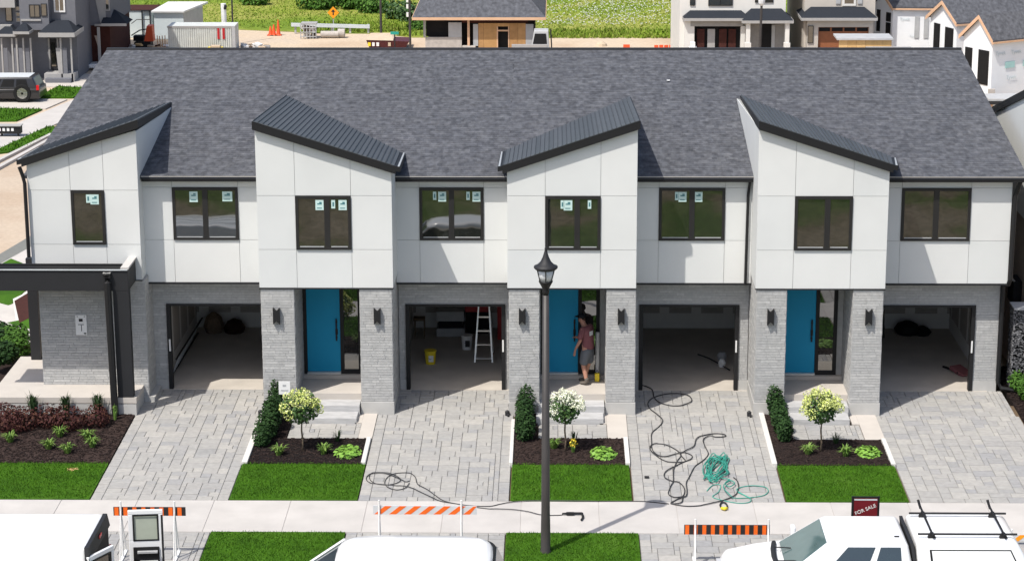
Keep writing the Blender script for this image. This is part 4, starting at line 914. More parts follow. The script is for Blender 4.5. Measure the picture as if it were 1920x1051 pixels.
tag(MB().box(-1.52,4.4,.4,-1.25,4.75,1.5).build('red_mat', M['red'], None), 'upright red panel at the right side of the second garage', 'panel')
bpy.data.objects['red_mat'].location = (0,0,-.39)
t = thing('broom', 'dark brown broom and stool at the back left of the second garage', 'stool', (-3.65,4.6,0))
box('seat', M['bark'], t, -3.75, 4.45, .5, -3.45, 4.75, .56); b = MB()
for x in (-3.73,-3.48):
    for y in (4.47,4.72): MB().box(x,y,.003,x+.03,y+.03,.5).build('leg', M['bark'], t)
# garage 1: folded door track leaning, brown bundle
t = thing('garage_door_track', 'black ladder-like door track lying along the left wall of the first garage', 'door track', (-9.5,2.9,0))
for o in (0, .42):
    MB().tube([(-9.62+o*.3,1.0,.03+o),(-9.55+o*.3,4.9,.03+o)], .025, 5).build('rail', M['black'], t)
b = MB()
for k in range(14): y = 1.15+.27*k; MB().tube([(-9.61,y,.04),(-9.48,y+.1,.44)], .014, 4).build('slat', M['lightgrey'], t)
t = thing('brown_bundle', 'dark brown bag heap at the back left of the first garage', 'bags', (-9.1,5.0,0))
MB().lathe([(.22,.003),(.28,.2),(.22,.42),(.07,.55)], -9.15, 5.1, 9).build('sack', M['bark'], t); MB().lathe([(.25,.003),(.3,.15),(.2,.3),(.05,.38)], -8.6, 5.1, 9).build('sack', M['hair'], t)
t = thing('spray_equipment', 'pale spray kit on the floor at the right side of the third garage', 'equipment', (4.3,2.4,0))
MB().lathe([(.11,.003),(.13,.1),(.08,.18)], 4.30, 2.7, 10).build('can', M['lightgrey'], t); MB().lathe([(.08,.003),(.10,.12),(.05,.2)], 4.25, 2.0, 10).build('can', M['wpaint2'], t); MB().tube([(3.7,3.0,.03),(3.95,2.6,.05),(4.2,2.1,.04),(4.42,1.6,.03)], .018, 5).build('wand', M['charcoal'], t)
t = thing('sawhorse', 'black sawhorse stool at the back left of the fourth garage', 'sawhorse', (8.4,5.0,0))
for x in (8.02,8.72):
    for y in (4.7,5.1): MB().hexa([(x-.03,y-.03,.003),(x+.03,y-.03,.003),(x+.03,y+.03,.003),(x-.03,y+.03,.003),(x-.02+(8.37-x)*.12,y-.02,1.0),(x+.02+(8.37-x)*.12,y-.02,1.0),(x+.02+(8.37-x)*.12,y+.02,1.0),(x-.02+(8.37-x)*.12,y+.02,1.0)]).build('leg', M['black'], t)
for z_ in (.3,.62): box('shelf', M['black'], t, 8.02, 4.72, z_, 8.72, 5.08, z_+.05)
box('top', M['dark'], t, 8.03, 4.65, 1.0, 8.71, 5.15, 1.08)
t = thing('rubbish_bag', 'black rubbish bag at the back of the fourth garage', 'bag', (9.45,5.1,0))
MB().lathe([(.28,.003),(.36,.12),(.26,.28),(.08,.36)], 9.4, 5.1, 9).build('bag', M['dark'], t, smooth=True); MB().lathe([(.2,.003),(.26,.08),(.16,.2),(.05,.25)], 9.78, 5.0, 9).build('bag', M['dark'], t, smooth=True)
t = thing('folded_rug', 'pinkish folded sheet on the floor at the right side of the fourth garage', 'sheet', (10.2,1.5,0))
MB().rbox(10.22,1.45,.06,.34,.55,.1,.5,.2).build('sheet', M['shirt'], t, bevel=.02); MB().tube([(9.85,1.95,.03),(10.05,1.6,.05),(10.12,1.3,.06)], .03, 6).build('handle', M['dark'], t)

# ------------------------------------------------------------------ vehicles
def patch(Q, u0, v0, u1, v1, off=.004, sk=0.0):
    """a panel lying on the quad Q (bottom-left, bottom-right, top-right, top-left)"""
    a, b, c, d = map(Vector, Q); n = (b-a).cross(d-a).normalized()
    f = lambda u, v: (a.lerp(b, u)).lerp(d.lerp(c, u), v)
    P = [f(u0, v0), f(u1, v0), f(u1-sk, v1), f(u0+sk, v1)]
    m = MB(); m.add([p-n*.004 for p in P]+[p+n*off for p in P], [(3,2,1,0),(4,5,6,7),(0,1,5,4),(1,2,6,5),(2,3,7,6),(3,0,4,7)]); return m
def wheel(T, x, y, r, zg, side):
    t = MB(); w = .11
    prof = [(r*.62,-w),(r*.95,-w),(r,-w*.7),(r,w*.7),(r*.95,w),(r*.62,w)]; n = 20; V = []; F = []
    for (rr, o) in prof:
        for k in range(n): V.append((x+rr*math.cos(2*math.pi*k/n), y+o, zg+r+rr*math.sin(2*math.pi*k/n)))
    for i in range(len(prof)-1):
        for k in range(n): q = (k+1) % n; F.append((i*n+k, i*n+q, (i+1)*n+q, (i+1)*n+k))
    t.add(V, F); w_ = t.build('wheel', M['rubber'], T, smooth=False)
    m = MB(); V = []; F = []
    for k in range(n): V.append((x+r*.61*math.cos(2*math.pi*k/n), y+side*.085, zg+r+r*.61*math.sin(2*math.pi*k/n)))
    for k in range(n): V.append((x+r*.61*math.cos(2*math.pi*k/n), y+side*.055, zg+r+r*.61*math.sin(2*math.pi*k/n)))
    F = [tuple(range(n)), tuple(range(n, 2*n))]+[(k, (k+1) % n, (k+1) % n+n, k+n) for k in range(n)]
    m.add(V, F)
    for k in range(5):
        a = 2*math.pi*k/5; m.hexa([(x+r*.1*math.cos(a+1.57),y+side*.085,zg+r+r*.1*math.sin(a+1.57)),(x+r*.1*math.cos(a-1.57),y+side*.085,zg+r+r*.1*math.sin(a-1.57)),(x+r*.6*math.cos(a-.15),y+side*.085,zg+r+r*.6*math.sin(a-.15)),(x+r*.6*math.cos(a+.15),y+side*.085,zg+r+r*.6*math.sin(a+.15)),
            (x+r*.1*math.cos(a+1.57),y+side*.10,zg+r+r*.1*math.sin(a+1.57)),(x+r*.1*math.cos(a-1.57),y+side*.10,zg+r+r*.1*math.sin(a-1.57)),(x+r*.6*math.cos(a-.15),y+side*.10,zg+r+r*.6*math.sin(a-.15)),(x+r*.6*math.cos(a+.15),y+side*.10,zg+r+r*.6*math.sin(a+.15))])
    m.build('rim', M['chrome'], w_)
def car_body(T, prof, ynear, yfar, paint, bev=.09):
    o = MB().prism([(x, ynear, z) for x, z in prof], (0, yfar-ynear, 0)).build('body', M[paint], T, smooth=True, bevel=bev, seg=4); return o
def house_(T, xb0, xb1, xt0, xt1, yn, yf, zb, zt, inset, paint, name='cabin', bev=.08):
    P = [(xb0,yn,zb),(xb1,yn,zb),(xb1,yf,zb),(xb0,yf,zb),(xt0,yn+inset,zt),(xt1,yn+inset,zt),(xt1,yf-inset,zt),(xt0,yf-inset,zt)]
    MB().hexa(P).build(name, M[paint], T, smooth=True, bevel=bev, seg=5)
    return dict(near=(P[0],P[1],P[5],P[4]), far=(P[2],P[3],P[7],P[6]), front=(P[3],P[0],P[4],P[7]), rear=(P[1],P[2],P[6],P[5]), roof=(P[4],P[5],P[6],P[7]))
ZG = -.42
# pickup with canopy, facing left
T = thing('pickup_truck', 'white pickup truck with a capped bed and black roof rack, parked at the kerb', 'pickup truck', (6.1,-13.4,ZG))
yn, yf = -14.42, -12.42
car_body(T, [(3.18,-.10),(3.14,.42),(3.28,.66),(3.85,.80),(4.42,.88),(8.85,.90),(8.92,.70),(8.92,-.05),(8.7,-.16),(3.4,-.16)], yn, yf, 'wpaint', .13)
Q = house_(T, 4.22, 6.66, 5.10, 6.52, yn+.06, yf-.06, .82, 1.47, .20, 'wpaint', 'cab', .10)
patch(Q['front'], .07, .10, .93, .93, .012, .02).build('windscreen', M['wsglass'], T, bevel=.01)
b = MB(); a0, b0 = Vector(Q['front'][0]), Vector(Q['front'][1])
b.tube([(4.20,yf-.22,.88),(4.15,-13.0,.90),(4.13,-13.42,.905),(4.15,-13.85,.90),(4.20,yn+.22,.88)], .05, 7); b.build('cowl', M['charcoal'], T, smooth=True)
b = MB(); b.tube([(4.18,-13.0,.93),(4.45,-13.3,1.03)], .012, 4); b.tube([(4.17,-13.7,.93),(4.5,-13.95,1.03)], .012, 4); b.build('wiper', M['black'], T)
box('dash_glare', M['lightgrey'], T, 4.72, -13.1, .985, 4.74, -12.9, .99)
for (u0,u1,sk,nm) in ((.27,.60,0,'side_window'),(.66,.90,0,'side_window')):
    for sd in ('near','far'):
        a, c = (u0, u1) if sd == 'near' else (1-u1, 1-u0)
        patch(Q[sd], a, .18, c, .88, .008).build(nm, M['carglass'], T, bevel=.02)
house_(T, 6.70, 8.86, 6.66, 8.52, yn+.04, yf-.04, .88, 1.50, .16, 'wpaint', 'bed_cap', .12)
QT = dict(near=((6.70,yn+.04,.88),(8.86,yn+.04,.88),(8.52,yn+.20,1.50),(6.66,yn+.20,1.50)))
patch(QT['near'], .12, .14, .90, .80, .006).build('cap_window_trim', M['black'], T, bevel=.02); patch(QT['near'], .14, .18, .885, .765, .010).build('cap_window', M['wpaint'], T)
MB().hexa([(6.655,yn+.07,.86),(6.705,yn+.07,.86),(6.705,yf-.07,.86),(6.655,yf-.07,.86),(6.56,yn+.28,1.46),(6.62,yn+.28,1.46),(6.62,yf-.28,1.46),(6.56,yf-.28,1.46)]).build('cab_gap', M['charcoal'], T)
b = MB(); z = 1.57
for y in (-12.86, -13.96): b.tube([(6.72,y,z),(8.55,y,z)], .020, 6)
for x in (6.98, 8.30): b.tube([(x,-12.55,z+.02),(x,-14.12,z+.02)], .022, 6)
rk = b.build('roof_rack', M['black'], T)
for x in (6.98, 8.30):
    MB().tube([(x,-12.60,z),(x-.02,-12.54,z+.07),(x-.04,-12.50,z+.14)], .028, 6).build('load_stop', M['black'], rk)
    for y in (-12.86,-13.96): MB().hexa([(x-.09,y-.05,1.475),(x+.09,y-.05,1.475),(x+.09,y+.05,1.475),(x-.09,y+.05,1.475),(x-.03,y-.03,z+.03),(x+.03,y-.03,z+.03),(x+.03,y+.03,z+.03),(x-.03,y+.03,z+.03)]).build('rack_foot', M['black'], rk)
MB().rbox(6.35,-13.85,1.475,.09,.05,.02).build('roof_antenna', M['charcoal'], T)
for x in (4.15, 7.75):
    for y, s_ in ((yn+.10,-1),(yf-.10,1)): wheel(T, x, y, .39, ZG, s_)
box('bumper', M['chrome'], T, 3.02, yn+.1, .0, 3.15, yf-.1, .22)
for y in (yn+.12, yf-.42): box('headlight', M['lightgrey'], T, 3.11, y, .34, 3.2, y+.3, .52)
for y, d in ((yf, .18),(yn, -.18)): MB().rbox(4.60, y+d, .98, .10, .20, .20).build('wing_mirror', M['wpaint'], T, bevel=.03)
for y in (yn+.01, yf-.13): box('tail_light', M['redlens'], T, 8.90, y, .35, 8.93, y+.12, .75)

# cargo van with its rear doors open, left
T = thing('cargo_van', 'white cargo van at the lower left with its rear doors swung open', 'van', (-10.9,-14.4,ZG))
yn, yf = -15.45, -13.42; xr = -8.42
car_body(T, [(-13.9,-.1),(-13.85,.5),(-13.3,.75),(-12.75,.85),(xr,.86),(xr,-.16),(-13.7,-.16)], yn, yf, 'wpaint', .07)
Q = house_(T, -12.95, xr+.0, -12.2, xr-.02, yn+.02, yf-.02, .80, 1.78, .13, 'wpaint', 'van_top', .09)
patch(Q['front'], .06, .08, .94, .92, .010).build('windscreen', M['wsglass'], T)
for sd in ('near','far'): patch(Q[sd], (.06 if sd == 'near' else .80), .15, (.20 if sd == 'near' else .94), .85, .008).build('side_window', M['carglass'], T)
b = MB()
for y in (-14.0, -14.45, -14.9): b.box(-12.1, y-.012, 1.7805, xr-.1, y+.012, 1.792)
b.build('roof_rib', M['wpaint'], T, kind='stuff')
# rear opening
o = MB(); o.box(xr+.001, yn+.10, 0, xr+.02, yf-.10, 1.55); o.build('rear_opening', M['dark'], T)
o = MB(); o.hexa([(xr-.04,yn+.05,1.50),(xr+.05,yn+.05,1.50),(xr+.05,yf-.05,1.50),(xr-.04,yf-.05,1.50),(xr-.06,yn+.13,1.76),(xr+.02,yn+.13,1.76),(xr+.02,yf-.13,1.76),(xr-.06,yf-.13,1.76)])
o.build('rear_header', M['charcoal'], T); box('brake_light', M['redlens'], T, xr+.045, -14.5, 1.62, xr+.06, -14.3, 1.67)
for y in (yn+.0, yf-.10): box('tail_light', M['redlens'], T, xr+.005, y, .40, xr+.045, y+.10, 1.10)
box('rear_bumper', M['charcoal'], T, xr+.01, yn+.08, -.15, xr+.16, yf-.08, .0)
def vandoor(hx, hy, ang, w, z0, z1, inner):
    """door leaf hinged at (hx, hy), opened to ang; inner = inside face towards the camera"""
    c, s_ = math.cos(ang), math.sin(ang); f = lambda u, v, z: (hx+u*c-v*s_, hy+u*s_+v*c, z)
    def bx(u0,v0,z0,u1,v1,z1): return MB().hexa([f(u0,v0,z0),f(u1,v0,z0),f(u1,v1,z0),f(u0,v1,z0),f(u0,v0,z1),f(u1,v0,z1),f(u1,v1,z1),f(u0,v1,z1)])
    zw0, zw1 = z1-.62, z1-.09
    d = MB()
    for a in ((0,0,z0,w,.06,zw0),(0,0,zw1,w,.06,z1),(0,0,zw0,.09,.06,zw1),(w-.09,0,zw0,w,.06,zw1)): m = bx(*a); d.add(m.v, m.f)
    dr = d.build('rear_door', M['wpaint'], T, bevel=.012)
    m = MB()
    for a in ((.085,-.006,zw0-.0,w-.085,-.001,zw0+.03),(.085,-.006,zw1-.03,w-.085,-.001,zw1),(.085,-.006,zw0+.03,.115,-.001,zw1-.03),(w-.115,-.006,zw0+.03,w-.085,-.001,zw1-.03)): q = bx(*a); m.add(q.v, q.f)
    m.build('window_seal', M['black'], dr); q = bx(.09,.02,zw0,w-.09,.04,zw1); q.build('door_window', M['paleglass'] if inner else M['carglass'], dr)
    if inner:
        q = bx(.08,-.03,z0+.12,w-.09,-.001,zw0-.12); q.build('door_trim', M['black'], dr)
        for k in range(4):
            z_ = zw0-.22-.20*k; q = bx(.16+.04*k,-.10,z_,w-.12,-.031,z_+.035); q.build('door_shelf', M['lightgrey'], dr)
        q = bx(w-.04,-.005,z0+.1,w-.0,-.001,z1-.1); q.build('door_seal', M['charcoal'], dr)
    else: q = bx(.35,-.03,z0+.55,.5,-.001,z0+.62); q.build('door_handle', M['black'], dr)
vandoor(xr+.30, -13.02, R(6), .66, -.05, 1.62, True)
vandoor(xr+.03, -15.40, R(62), .72, -.05, 1.60, False)
for x in (-12.9, -9.3):
    for y, s_ in ((yn+.10,-1),(yf-.10,1)): wheel(T, x, y, .36, ZG, s_)

# minivan in the middle
T = thing('minivan', 'white minivan roof at the bottom edge below the second driveway', 'minivan', (-2.7,-14.9,ZG))
yn, yf = -16.15, -14.15
car_body(T, [(-5.75,-.1),(-5.75,.35),(-5.5,.55),(-4.7,.72),(-.72,.74),(-.58,.5),(-.58,-.1),(-.8,-.18),(-5.6,-.18)], yn, yf, 'wpaint', .12)
Q = house_(T, -5.15, -.70, -3.78, -1.12, yn+.05, yf-.05, .62, 1.62, .20, 'black', 'cabin', .14)
V = []; F = []; n = 40; rings = [(1.0,1.50),(1.0,1.58),(.965,1.645),(.88,1.69),(.6,1.715),(.2,1.722)]
for k_, z_ in rings:
    for q in range(n):
        a = 2*math.pi*q/n; c_, d_ = math.cos(a), math.sin(a); e_ = .42
        V.append((-2.53+1.42*k_*math.copysign(abs(c_)**e_, c_), (yn+yf)/2+.80*k_*math.copysign(abs(d_)**e_, d_), z_))
for i_ in range(len(rings)-1):
    for q in range(n): q2 = (q+1) % n; F.append((i_*n+q, i_*n+q2, (i_+1)*n+q2, (i_+1)*n+q))
F += [tuple(range(n))[::-1], tuple((len(rings)-1)*n+q for q in range(n))]
MB().add(V, F).build('roof', M['wpaint'], T, smooth=True)
b = MB()
for a, c in (((-3.85,yf-.28,1.60),(-5.02,yf-.12,.74)),((-3.85,yn+.28,1.60),(-5.02,yn+.12,.74))): b.tube([a, c], .03, 6)
b.build('windscreen_pillar', M['wpaint'], T, kind='stuff')
patch(Q['front'], .08, .08, .92, .90, .012).build('windscreen', M['carglass'], T); patch(Q['rear'], .08, .15, .92, .88, .012).build('rear_window', M['carglass'], T)
for sd in ('near','far'): patch(Q[sd], .25, .2, .78, .85, .008).build('side_window', M['carglass'], T)
MB().rbox(-1.62,-14.85,1.69,.09,.04,.02).build('roof_antenna', M['charcoal'], T)
for x in (-4.9, -1.5):
    for y, s_ in ((yn+.10,-1),(yf-.10,1)): wheel(T, x, y, .34, ZG, s_)
def small_car(name, label, cat, x0, x1, yc, zg, L, paint, h=.85, rot=0, w=.9, scale=1.0):
    """a far parked car lying along X, nose at x0 or x1"""
    T = thing(name, label, cat, ((x0+x1)/2, yc, zg)); d = x1-x0; s_ = abs(d); f = lambda u: x0+d*u
    zb, zr = zg+.52*h, zg+h
    car_body(T, [(f(0),zg+.14*h),(f(.005),zg+.42*h),(f(.22),zg+.52*h),(f(.99),zg+.56*h),(f(1),zg+.14*h)], yc-w/2, yc+w/2, paint, .05)
    xb = sorted((f(.24), f(.98))); xt = sorted((f(.38), f(.92)))
    Q = house_(T, xb[0], xb[1], xt[0], xt[1], yc-w/2+.03, yc+w/2-.03, zb, zr, .08, paint, 'cabin', .05)
    for u0, u1 in ((.14,.36),(.40,.62),(.66,.86)): patch(Q['near'], u0, .22, u1, .84, .006).build('side_window', M['dark'], T)
    patch(Q['front'], .1, .1, .9, .88, .008).build('screen', M['carglass'], T); patch(Q['rear'], .1, .1, .9, .88, .008).build('screen', M['carglass'], T)
    for u in (.19, .80):
        for y, sg in ((yc-w/2+.05,-1),(yc+w/2-.05,1)): wheel(T, f(u), y, .20*h/.85*1.55 if h > .9 else .24, zg, sg)
    return T
t = small_car('parked_suv', 'charcoal and silver suv parked on the driveway at the far left', 'suv', -25.6, -21.9, 42.55, -.30, 3.7, 'suv', 1.04, 0, 1.5)
box('roof_panel', M['silver'], t, -24.2, 41.98, .72, -22.35, 43.1, .755); box('tail_light', M['redlens'], t, -22.03, 41.78, .22, -21.92, 41.9, .42)
small_car('parked_suv', 'white suv half hidden behind the roof edge by the brown brick house', 'suv', -21.7, -16.4, 51.0, -.33, 3, 'wpaint', .60, 0, 1.3)
small_car('parked_car', 'white car in front of the brown garage door beyond the roof', 'car', 11.15, 15.4, 42.2, -.33, 2, 'wpaint', 2.02, 0, 1.8)
small_car('parked_car', 'white car between the two pale houses beyond the roof', 'car', 11.6, 14.4, 58.2, -.33, 2, 'wpaint', 1.15, 0, 1.4)

# ------------------------------------------------------------------ left corner: side street, walks, lawns
ZL = -.345
flat('side_street', M['dirtroad'], [(-26,4),(-19.4,4),(-17.1,14.2),(-16.9,17.3),(-13.0,36),(-9,56),(-15.6,57),(-20.2,33.9),(-21.0,29.5),(-26,10)], ZL, .1)
flat('road_band', M['asphaltpatch'], [(-18.1,10.5),(-17.7,10.3),(-16.55,16.0),(-16.0,18.8),(-16.4,19.4),(-16.9,17.5)], ZL+.02, .2)
flat('corner_walk', M['walk'], [(-17.7,10.3),(-15.6,7.8),(-14.6,7.0),(-14.5,8.5),(-12.9,20),(-16.0,18.8),(-16.55,16.0)], ZL+.03, .2)
flat('corner_lawn', M['turf'], [(-17.6,10.6),(-15.55,8.9),(-15.5,10.4),(-15.1,12.4),(-16.8,14.4)], ZL+.05, .2)
flat('corner_walk', M['walk'], [(-15.55,8.9),(-14.9,10.8),(-13.6,7.0),(-14.3,5.2),(-15.3,5.2),(-16.5,7.4),(-16.4,8.1)], ZL+.06, .2)
flat('tactile_frame', M['kerbstone'], [(-15.62,9.55),(-15.28,10.6),(-14.52,7.5),(-14.86,6.7)], ZL+.064, .1)
b = MB().prism([(x,y,ZL+.072) for x, y in [(-15.52,9.3),(-15.34,10.15),(-14.66,7.55),(-14.84,6.95)]], (0,0,-.01)); tp = b.build('tactile_plate', M['darkbrick'], None, kind='structure')
flat('side_walk_apron', M['concrete'], [(-16.5,7.2),(-14.35,7.0),(-13.9,4.6),(-16.0,4.6)], ZL+.055, .2)
flat('side_lawn', M['turf'], [(-15.2,7.0),(-14.1,8.0),(-13.6,6.6),(-14.2,6.2)], ZL+.068, .2)
flat('side_bed', M['mulch'], [(-16.5,4.8),(-13.55,4.8),(-13.55,-2.0),(-16.5,-2.0)], ZL+.10, .3)
kb = MB()
for o in (0, .55):
    kb.prism([(-21.2+o,27.2,ZL+.10),(-21.0+o,27.2,ZL+.10),(-19.78+o*.55,34.6,ZL+.10),(-19.95+o*.55,34.6,ZL+.10)], (0,0,-.14))
kb.build('far_kerb', M['walk'], None, kind='structure')
flat('far_walk', M['walk'], [(-23.2,30.4),(-21.5,30.4),(-19.0,42.9),(-18.0,48),(-19.5,48)], ZL+.03, .15)
flat('far_lawn', M['turf'], [(-21.5,30.6),(-20.3,31.5),(-19.6,36.1),(-20.4,36.3)], ZL+.05, .15)
flat('far_lawn', M['turf'], [(-20.15,37.8),(-19.3,37.8),(-19.0,40.4),(-19.55,40.4)], ZL+.05, .15)
flat('far_lawn', M['turf'], [(-25.5,37.3),(-21.95,37.6),(-21.45,40.2),(-25.5,40.6)], ZL+.051, .15)
flat('far_lawn', M['turf'], [(-22.3,43.0),(-20.75,43.0),(-20.2,45.4),(-22.0,45.9)], ZL+.05, .15)
flat('far_driveway', M['concrete'], [(-26,40.75),(-21.35,40.35),(-20.9,42.6),(-26,43.2)], ZL+.035, .15)
flat('far_driveway', M['concrete'], [(-24,46.0),(-20.1,45.5),(-19.5,48.2),(-22,49.6),(-24,48.0)], ZL+.036, .15)
for (x0,x1,y0,y1,P_) in ((-21.6,-19.6,30.6,36.3,[(-21.5,30.6),(-20.3,31.5),(-19.6,36.1),(-20.4,36.3)]),(-25.5,-21.4,37.3,40.6,[(-25.5,37.3),(-21.95,37.6),(-21.45,40.2),(-25.5,40.6)]),(-22.3,-20.2,43,45.9,[(-22.3,43.0),(-20.75,43.0),(-20.2,45.4),(-22.0,45.9)])):
    tufts([(x0,x1,y0,y1)], 150, .07, .025, int(y0), lambda y: ZL+.05, M['grass'], 'grass', None, P_)
t = thing('mailbox', 'black community mailbox block beside the far sidewalk at the left edge', 'mailbox', (-21.45,34.4,ZL))
box('mailbox_body', M['black'], t, -21.95, 34.2, -.20, -21.0, 34.55, .10); box('mailbox_roof', M['nbpale'], t, -21.98, 34.15, .101, -20.97, 34.6, .13)
for k in range(4): box('mailbox_door', M['wpaint2'], t, -21.87+.17*k, 34.19, -.09, -21.77+.17*k, 34.199, .03)
for x in (-21.8,-21.15): box('leg', M['charcoal'], t, x, 34.3, ZL, x+.06, 34.4, -.2)

# ------------------------------------------------------------------ buildings beyond
def win(T, x0, x1, z0, z1, y, trim='nbpale', w=.05, bars=0):
    f = MB(); f.box(x0-w,y-.03,z0-w,x1+w,y+.02,z0); f.box(x0-w,y-.03,z1,x1+w,y+.02,z1+w); f.box(x0-w,y-.03,z0,x0,y+.02,z1); f.box(x1,y-.03,z0,x1+w,y+.02,z1)
    for k in range(bars): x = x0+(x1-x0)*(k+1)/(bars+1); f.box(x-.015,y-.028,z0,x+.015,y-.005,z1)
    fr = f.build('window', M[trim], T); box('pane', M['glass'], fr, x0, y-.012, z0, x1, y-.002, z1); return fr
def hiproof(T, x0, x1, y0, y1, z, h, ins, mat='nbroof', name='roof', fascia='nbpale', fh=.12):
    """hip roof: eave rectangle, ridge line inset by ins"""
    ym = (y0+y1)/2; b = MB(); P = [(x0,y0,z),(x1,y0,z),(x1,y1,z),(x0,y1,z),(x0+ins,ym,z+h),(x1-ins,ym,z+h)]
    b.add(P, [(0,1,5,4),(1,2,5),(2,3,4,5),(3,0,4),(3,2,1,0)]); r_ = b.build(name, M[mat], T)
    f = MB(); f.box(x0-.01,y0-.02,z-fh,x1+.01,y0+.06,z-.003); f.build('fascia', M[fascia], r_); f = MB(); f.box(x0-.02,y0+.061,z-fh,x0+.05,y1,z-.003); f.build('fascia', M[fascia], r_)
    f = MB(); f.box(x1-.05,y0+.061,z-fh,x1+.02,y1,z-.003); f.build('fascia', M[fascia], r_); return r_
# unfinished small house in the middle
T = thing('unfinished_house', 'small unfinished house with grey hip roof, plywood walls and a dark doorway', 'house', (-3.3,46,-.33)); y = 44.4
hiproof(T, -6.15, -.42, 44.0, 50.5, 3.0, 2.35, 2.3, 'roofgrey' if 'roofgrey' in M else 'shingle', fascia='rawwood')
box('wall', M['pipe'], T, -5.62, y, -.33, -4.05, y+.15, 2.08); box('wall', M['lightgrey'], T, -4.62, y+.01, 2.08, -4.05, y+.16, 2.72); box('corner_post', M['nbpale'], T, -5.70, y-.02, 2.08, -5.60, y+.1, 2.9)
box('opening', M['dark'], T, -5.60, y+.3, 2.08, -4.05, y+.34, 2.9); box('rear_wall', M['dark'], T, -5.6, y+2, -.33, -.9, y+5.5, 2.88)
box('wood_post', M['rawwood'], T, -3.80, y-.05, .8, -3.70, y+.05, 2.88); box('lintel', M['darkbrick'], T, -4.05, y+.05, 2.70, -1.2, y+.15, 2.88)
box('step', M['pipe'], T, -4.02, y-.3, -.33, -3.45, y+.1, 1.72)
pw = [(-3.33,-3.10),(-3.10,-2.50),(-1.98,-1.62),(-1.62,-1.28)]
for i, (a, c) in enumerate(pw): box('plywood_panel', M['plywood'], T, a+.004, y, -.33, c-.004, y+.06, 2.69)
box('plywood_panel', M['plywood'], T, -2.50, y, 2.55, -1.98, y+.06, 2.69)
box('door_stud', M['rawwood'], T, -2.53, y-.01, -.33, -2.48, y+.07, 2.55); box('door_stud', M['rawwood'], T, -2.04, y-.01, -.33, -1.99, y+.07, 2.55); box('door_stud', M['rawwood'], T, -2.48, y-.01, 2.34, -2.04, y+.07, 2.40)
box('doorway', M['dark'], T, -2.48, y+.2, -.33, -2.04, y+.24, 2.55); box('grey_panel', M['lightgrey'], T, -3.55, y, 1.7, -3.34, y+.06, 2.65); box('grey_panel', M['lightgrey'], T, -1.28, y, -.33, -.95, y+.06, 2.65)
box('roof_vent', M['black'], T, -2.05, 46.1, 4.15, -1.97, 46.2, 4.42)
# telehandler beside it
T = thing('telehandler', 'grey telescopic loader parked right of the unfinished house', 'loader', (-.85,43,-.33)); y = 42.6
box('chassis', M['charcoal'], T, -1.35, y, .5, -.25, y+1.2, 1.75); MB().hexa([(-1.05,y-.05,1.75),(-.25,y-.05,1.75),(-.25,y+.9,1.75),(-1.05,y+.9,1.75),(-.9,y+.05,2.62),(-.3,y+.05,2.62),(-.3,y+.8,2.62),(-.9,y+.8,2.62)]).build('cab', M['lightgrey'], T, bevel=.03)
MB().hexa([(-.98,y-.06,1.95),(-.35,y-.06,1.95),(-.35,y-.02,1.95),(-.98,y-.02,1.95),(-.87,y+.01,2.5),(-.4,y+.01,2.5),(-.4,y+.05,2.5),(-.87,y+.05,2.5)]).build('cab_window', M['dark'], T)
box('boom', M['nbpale'], T, -1.85, y-.25, 1.95, -.35, y-.1, 2.07); MB().tube([(-.2,y-.1,2.7),(-.12,y-.1,1.2)], .03, 5).build('frame_post', M['charcoal'], T)
for x in (-1.2,-.4): wheel(T, x, y-.1, .42, -.33, -1)
# house A
T = thing('pale_house', 'two storey white house with open garage and columned porch, middle right beyond', 'house', (7.7,46,-.33)); y = 44.0
box('upper_wall', M['stucco'], T, 5.35, y+.5, -.33, 9.9, y+8, 6.6); box('front_wall', M['stucco'], T, 5.55, y+.1, -.33, 5.97, y+.5, 2.85)
brickf = MB(); box('stone_header', M['greige'], T, 5.80, y+.08, 2.60, 8.06, y+.5, 2.92)
box('garage_wall', M['stucco'], T, 7.96, y+.1, -.33, 8.15, y+.5, 2.6)
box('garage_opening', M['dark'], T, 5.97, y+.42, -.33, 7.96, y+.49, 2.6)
for k, x in enumerate((6.1,6.55,7.05,7.45)): box('stored_panel', M['nbpale' if k == 1 else 'darkbrick'], T, x, y+.3, -.33, x+.32, y+.40, 2.45)
hiproof(T, 5.48, 8.3, y-.15, y+1.3, 2.98, .28, .35, 'nbroof', 'garage_roof'); hiproof(T, 7.98, 10.15, y-.45, y+1.5, 2.92, .40, .45, 'nbroof', 'porch_roof')
for x in (8.15, 9.82): box('porch_column', M['stucco'], T, x, y-.35, -.33, x+.18, y-.17, 2.80); box('column_base', M['stucco'], T, x-.04, y-.40, -.33, x+.22, y-.13, 1.95)
box('porch_wall', M['greige'], T, 8.34, y+.42, -.33, 9.85, y+.49, 2.82); box('front_door', M['dark'], T, 8.85, y+.36, .2, 9.3, y+.41, 2.65); box('sidelight', M['lightgrey'], T, 9.31, y+.37, .2, 9.45, y+.41, 2.6)
win(T, 6.60, 7.58, 3.46, 4.6, y+.48, 'black', .03, 1); win(T, 5.80, 5.98, 3.46, 4.4, y+.48, 'black', .02); win(T, 8.6, 9.32, 3.6, 4.5, y+.48, 'black', .03)
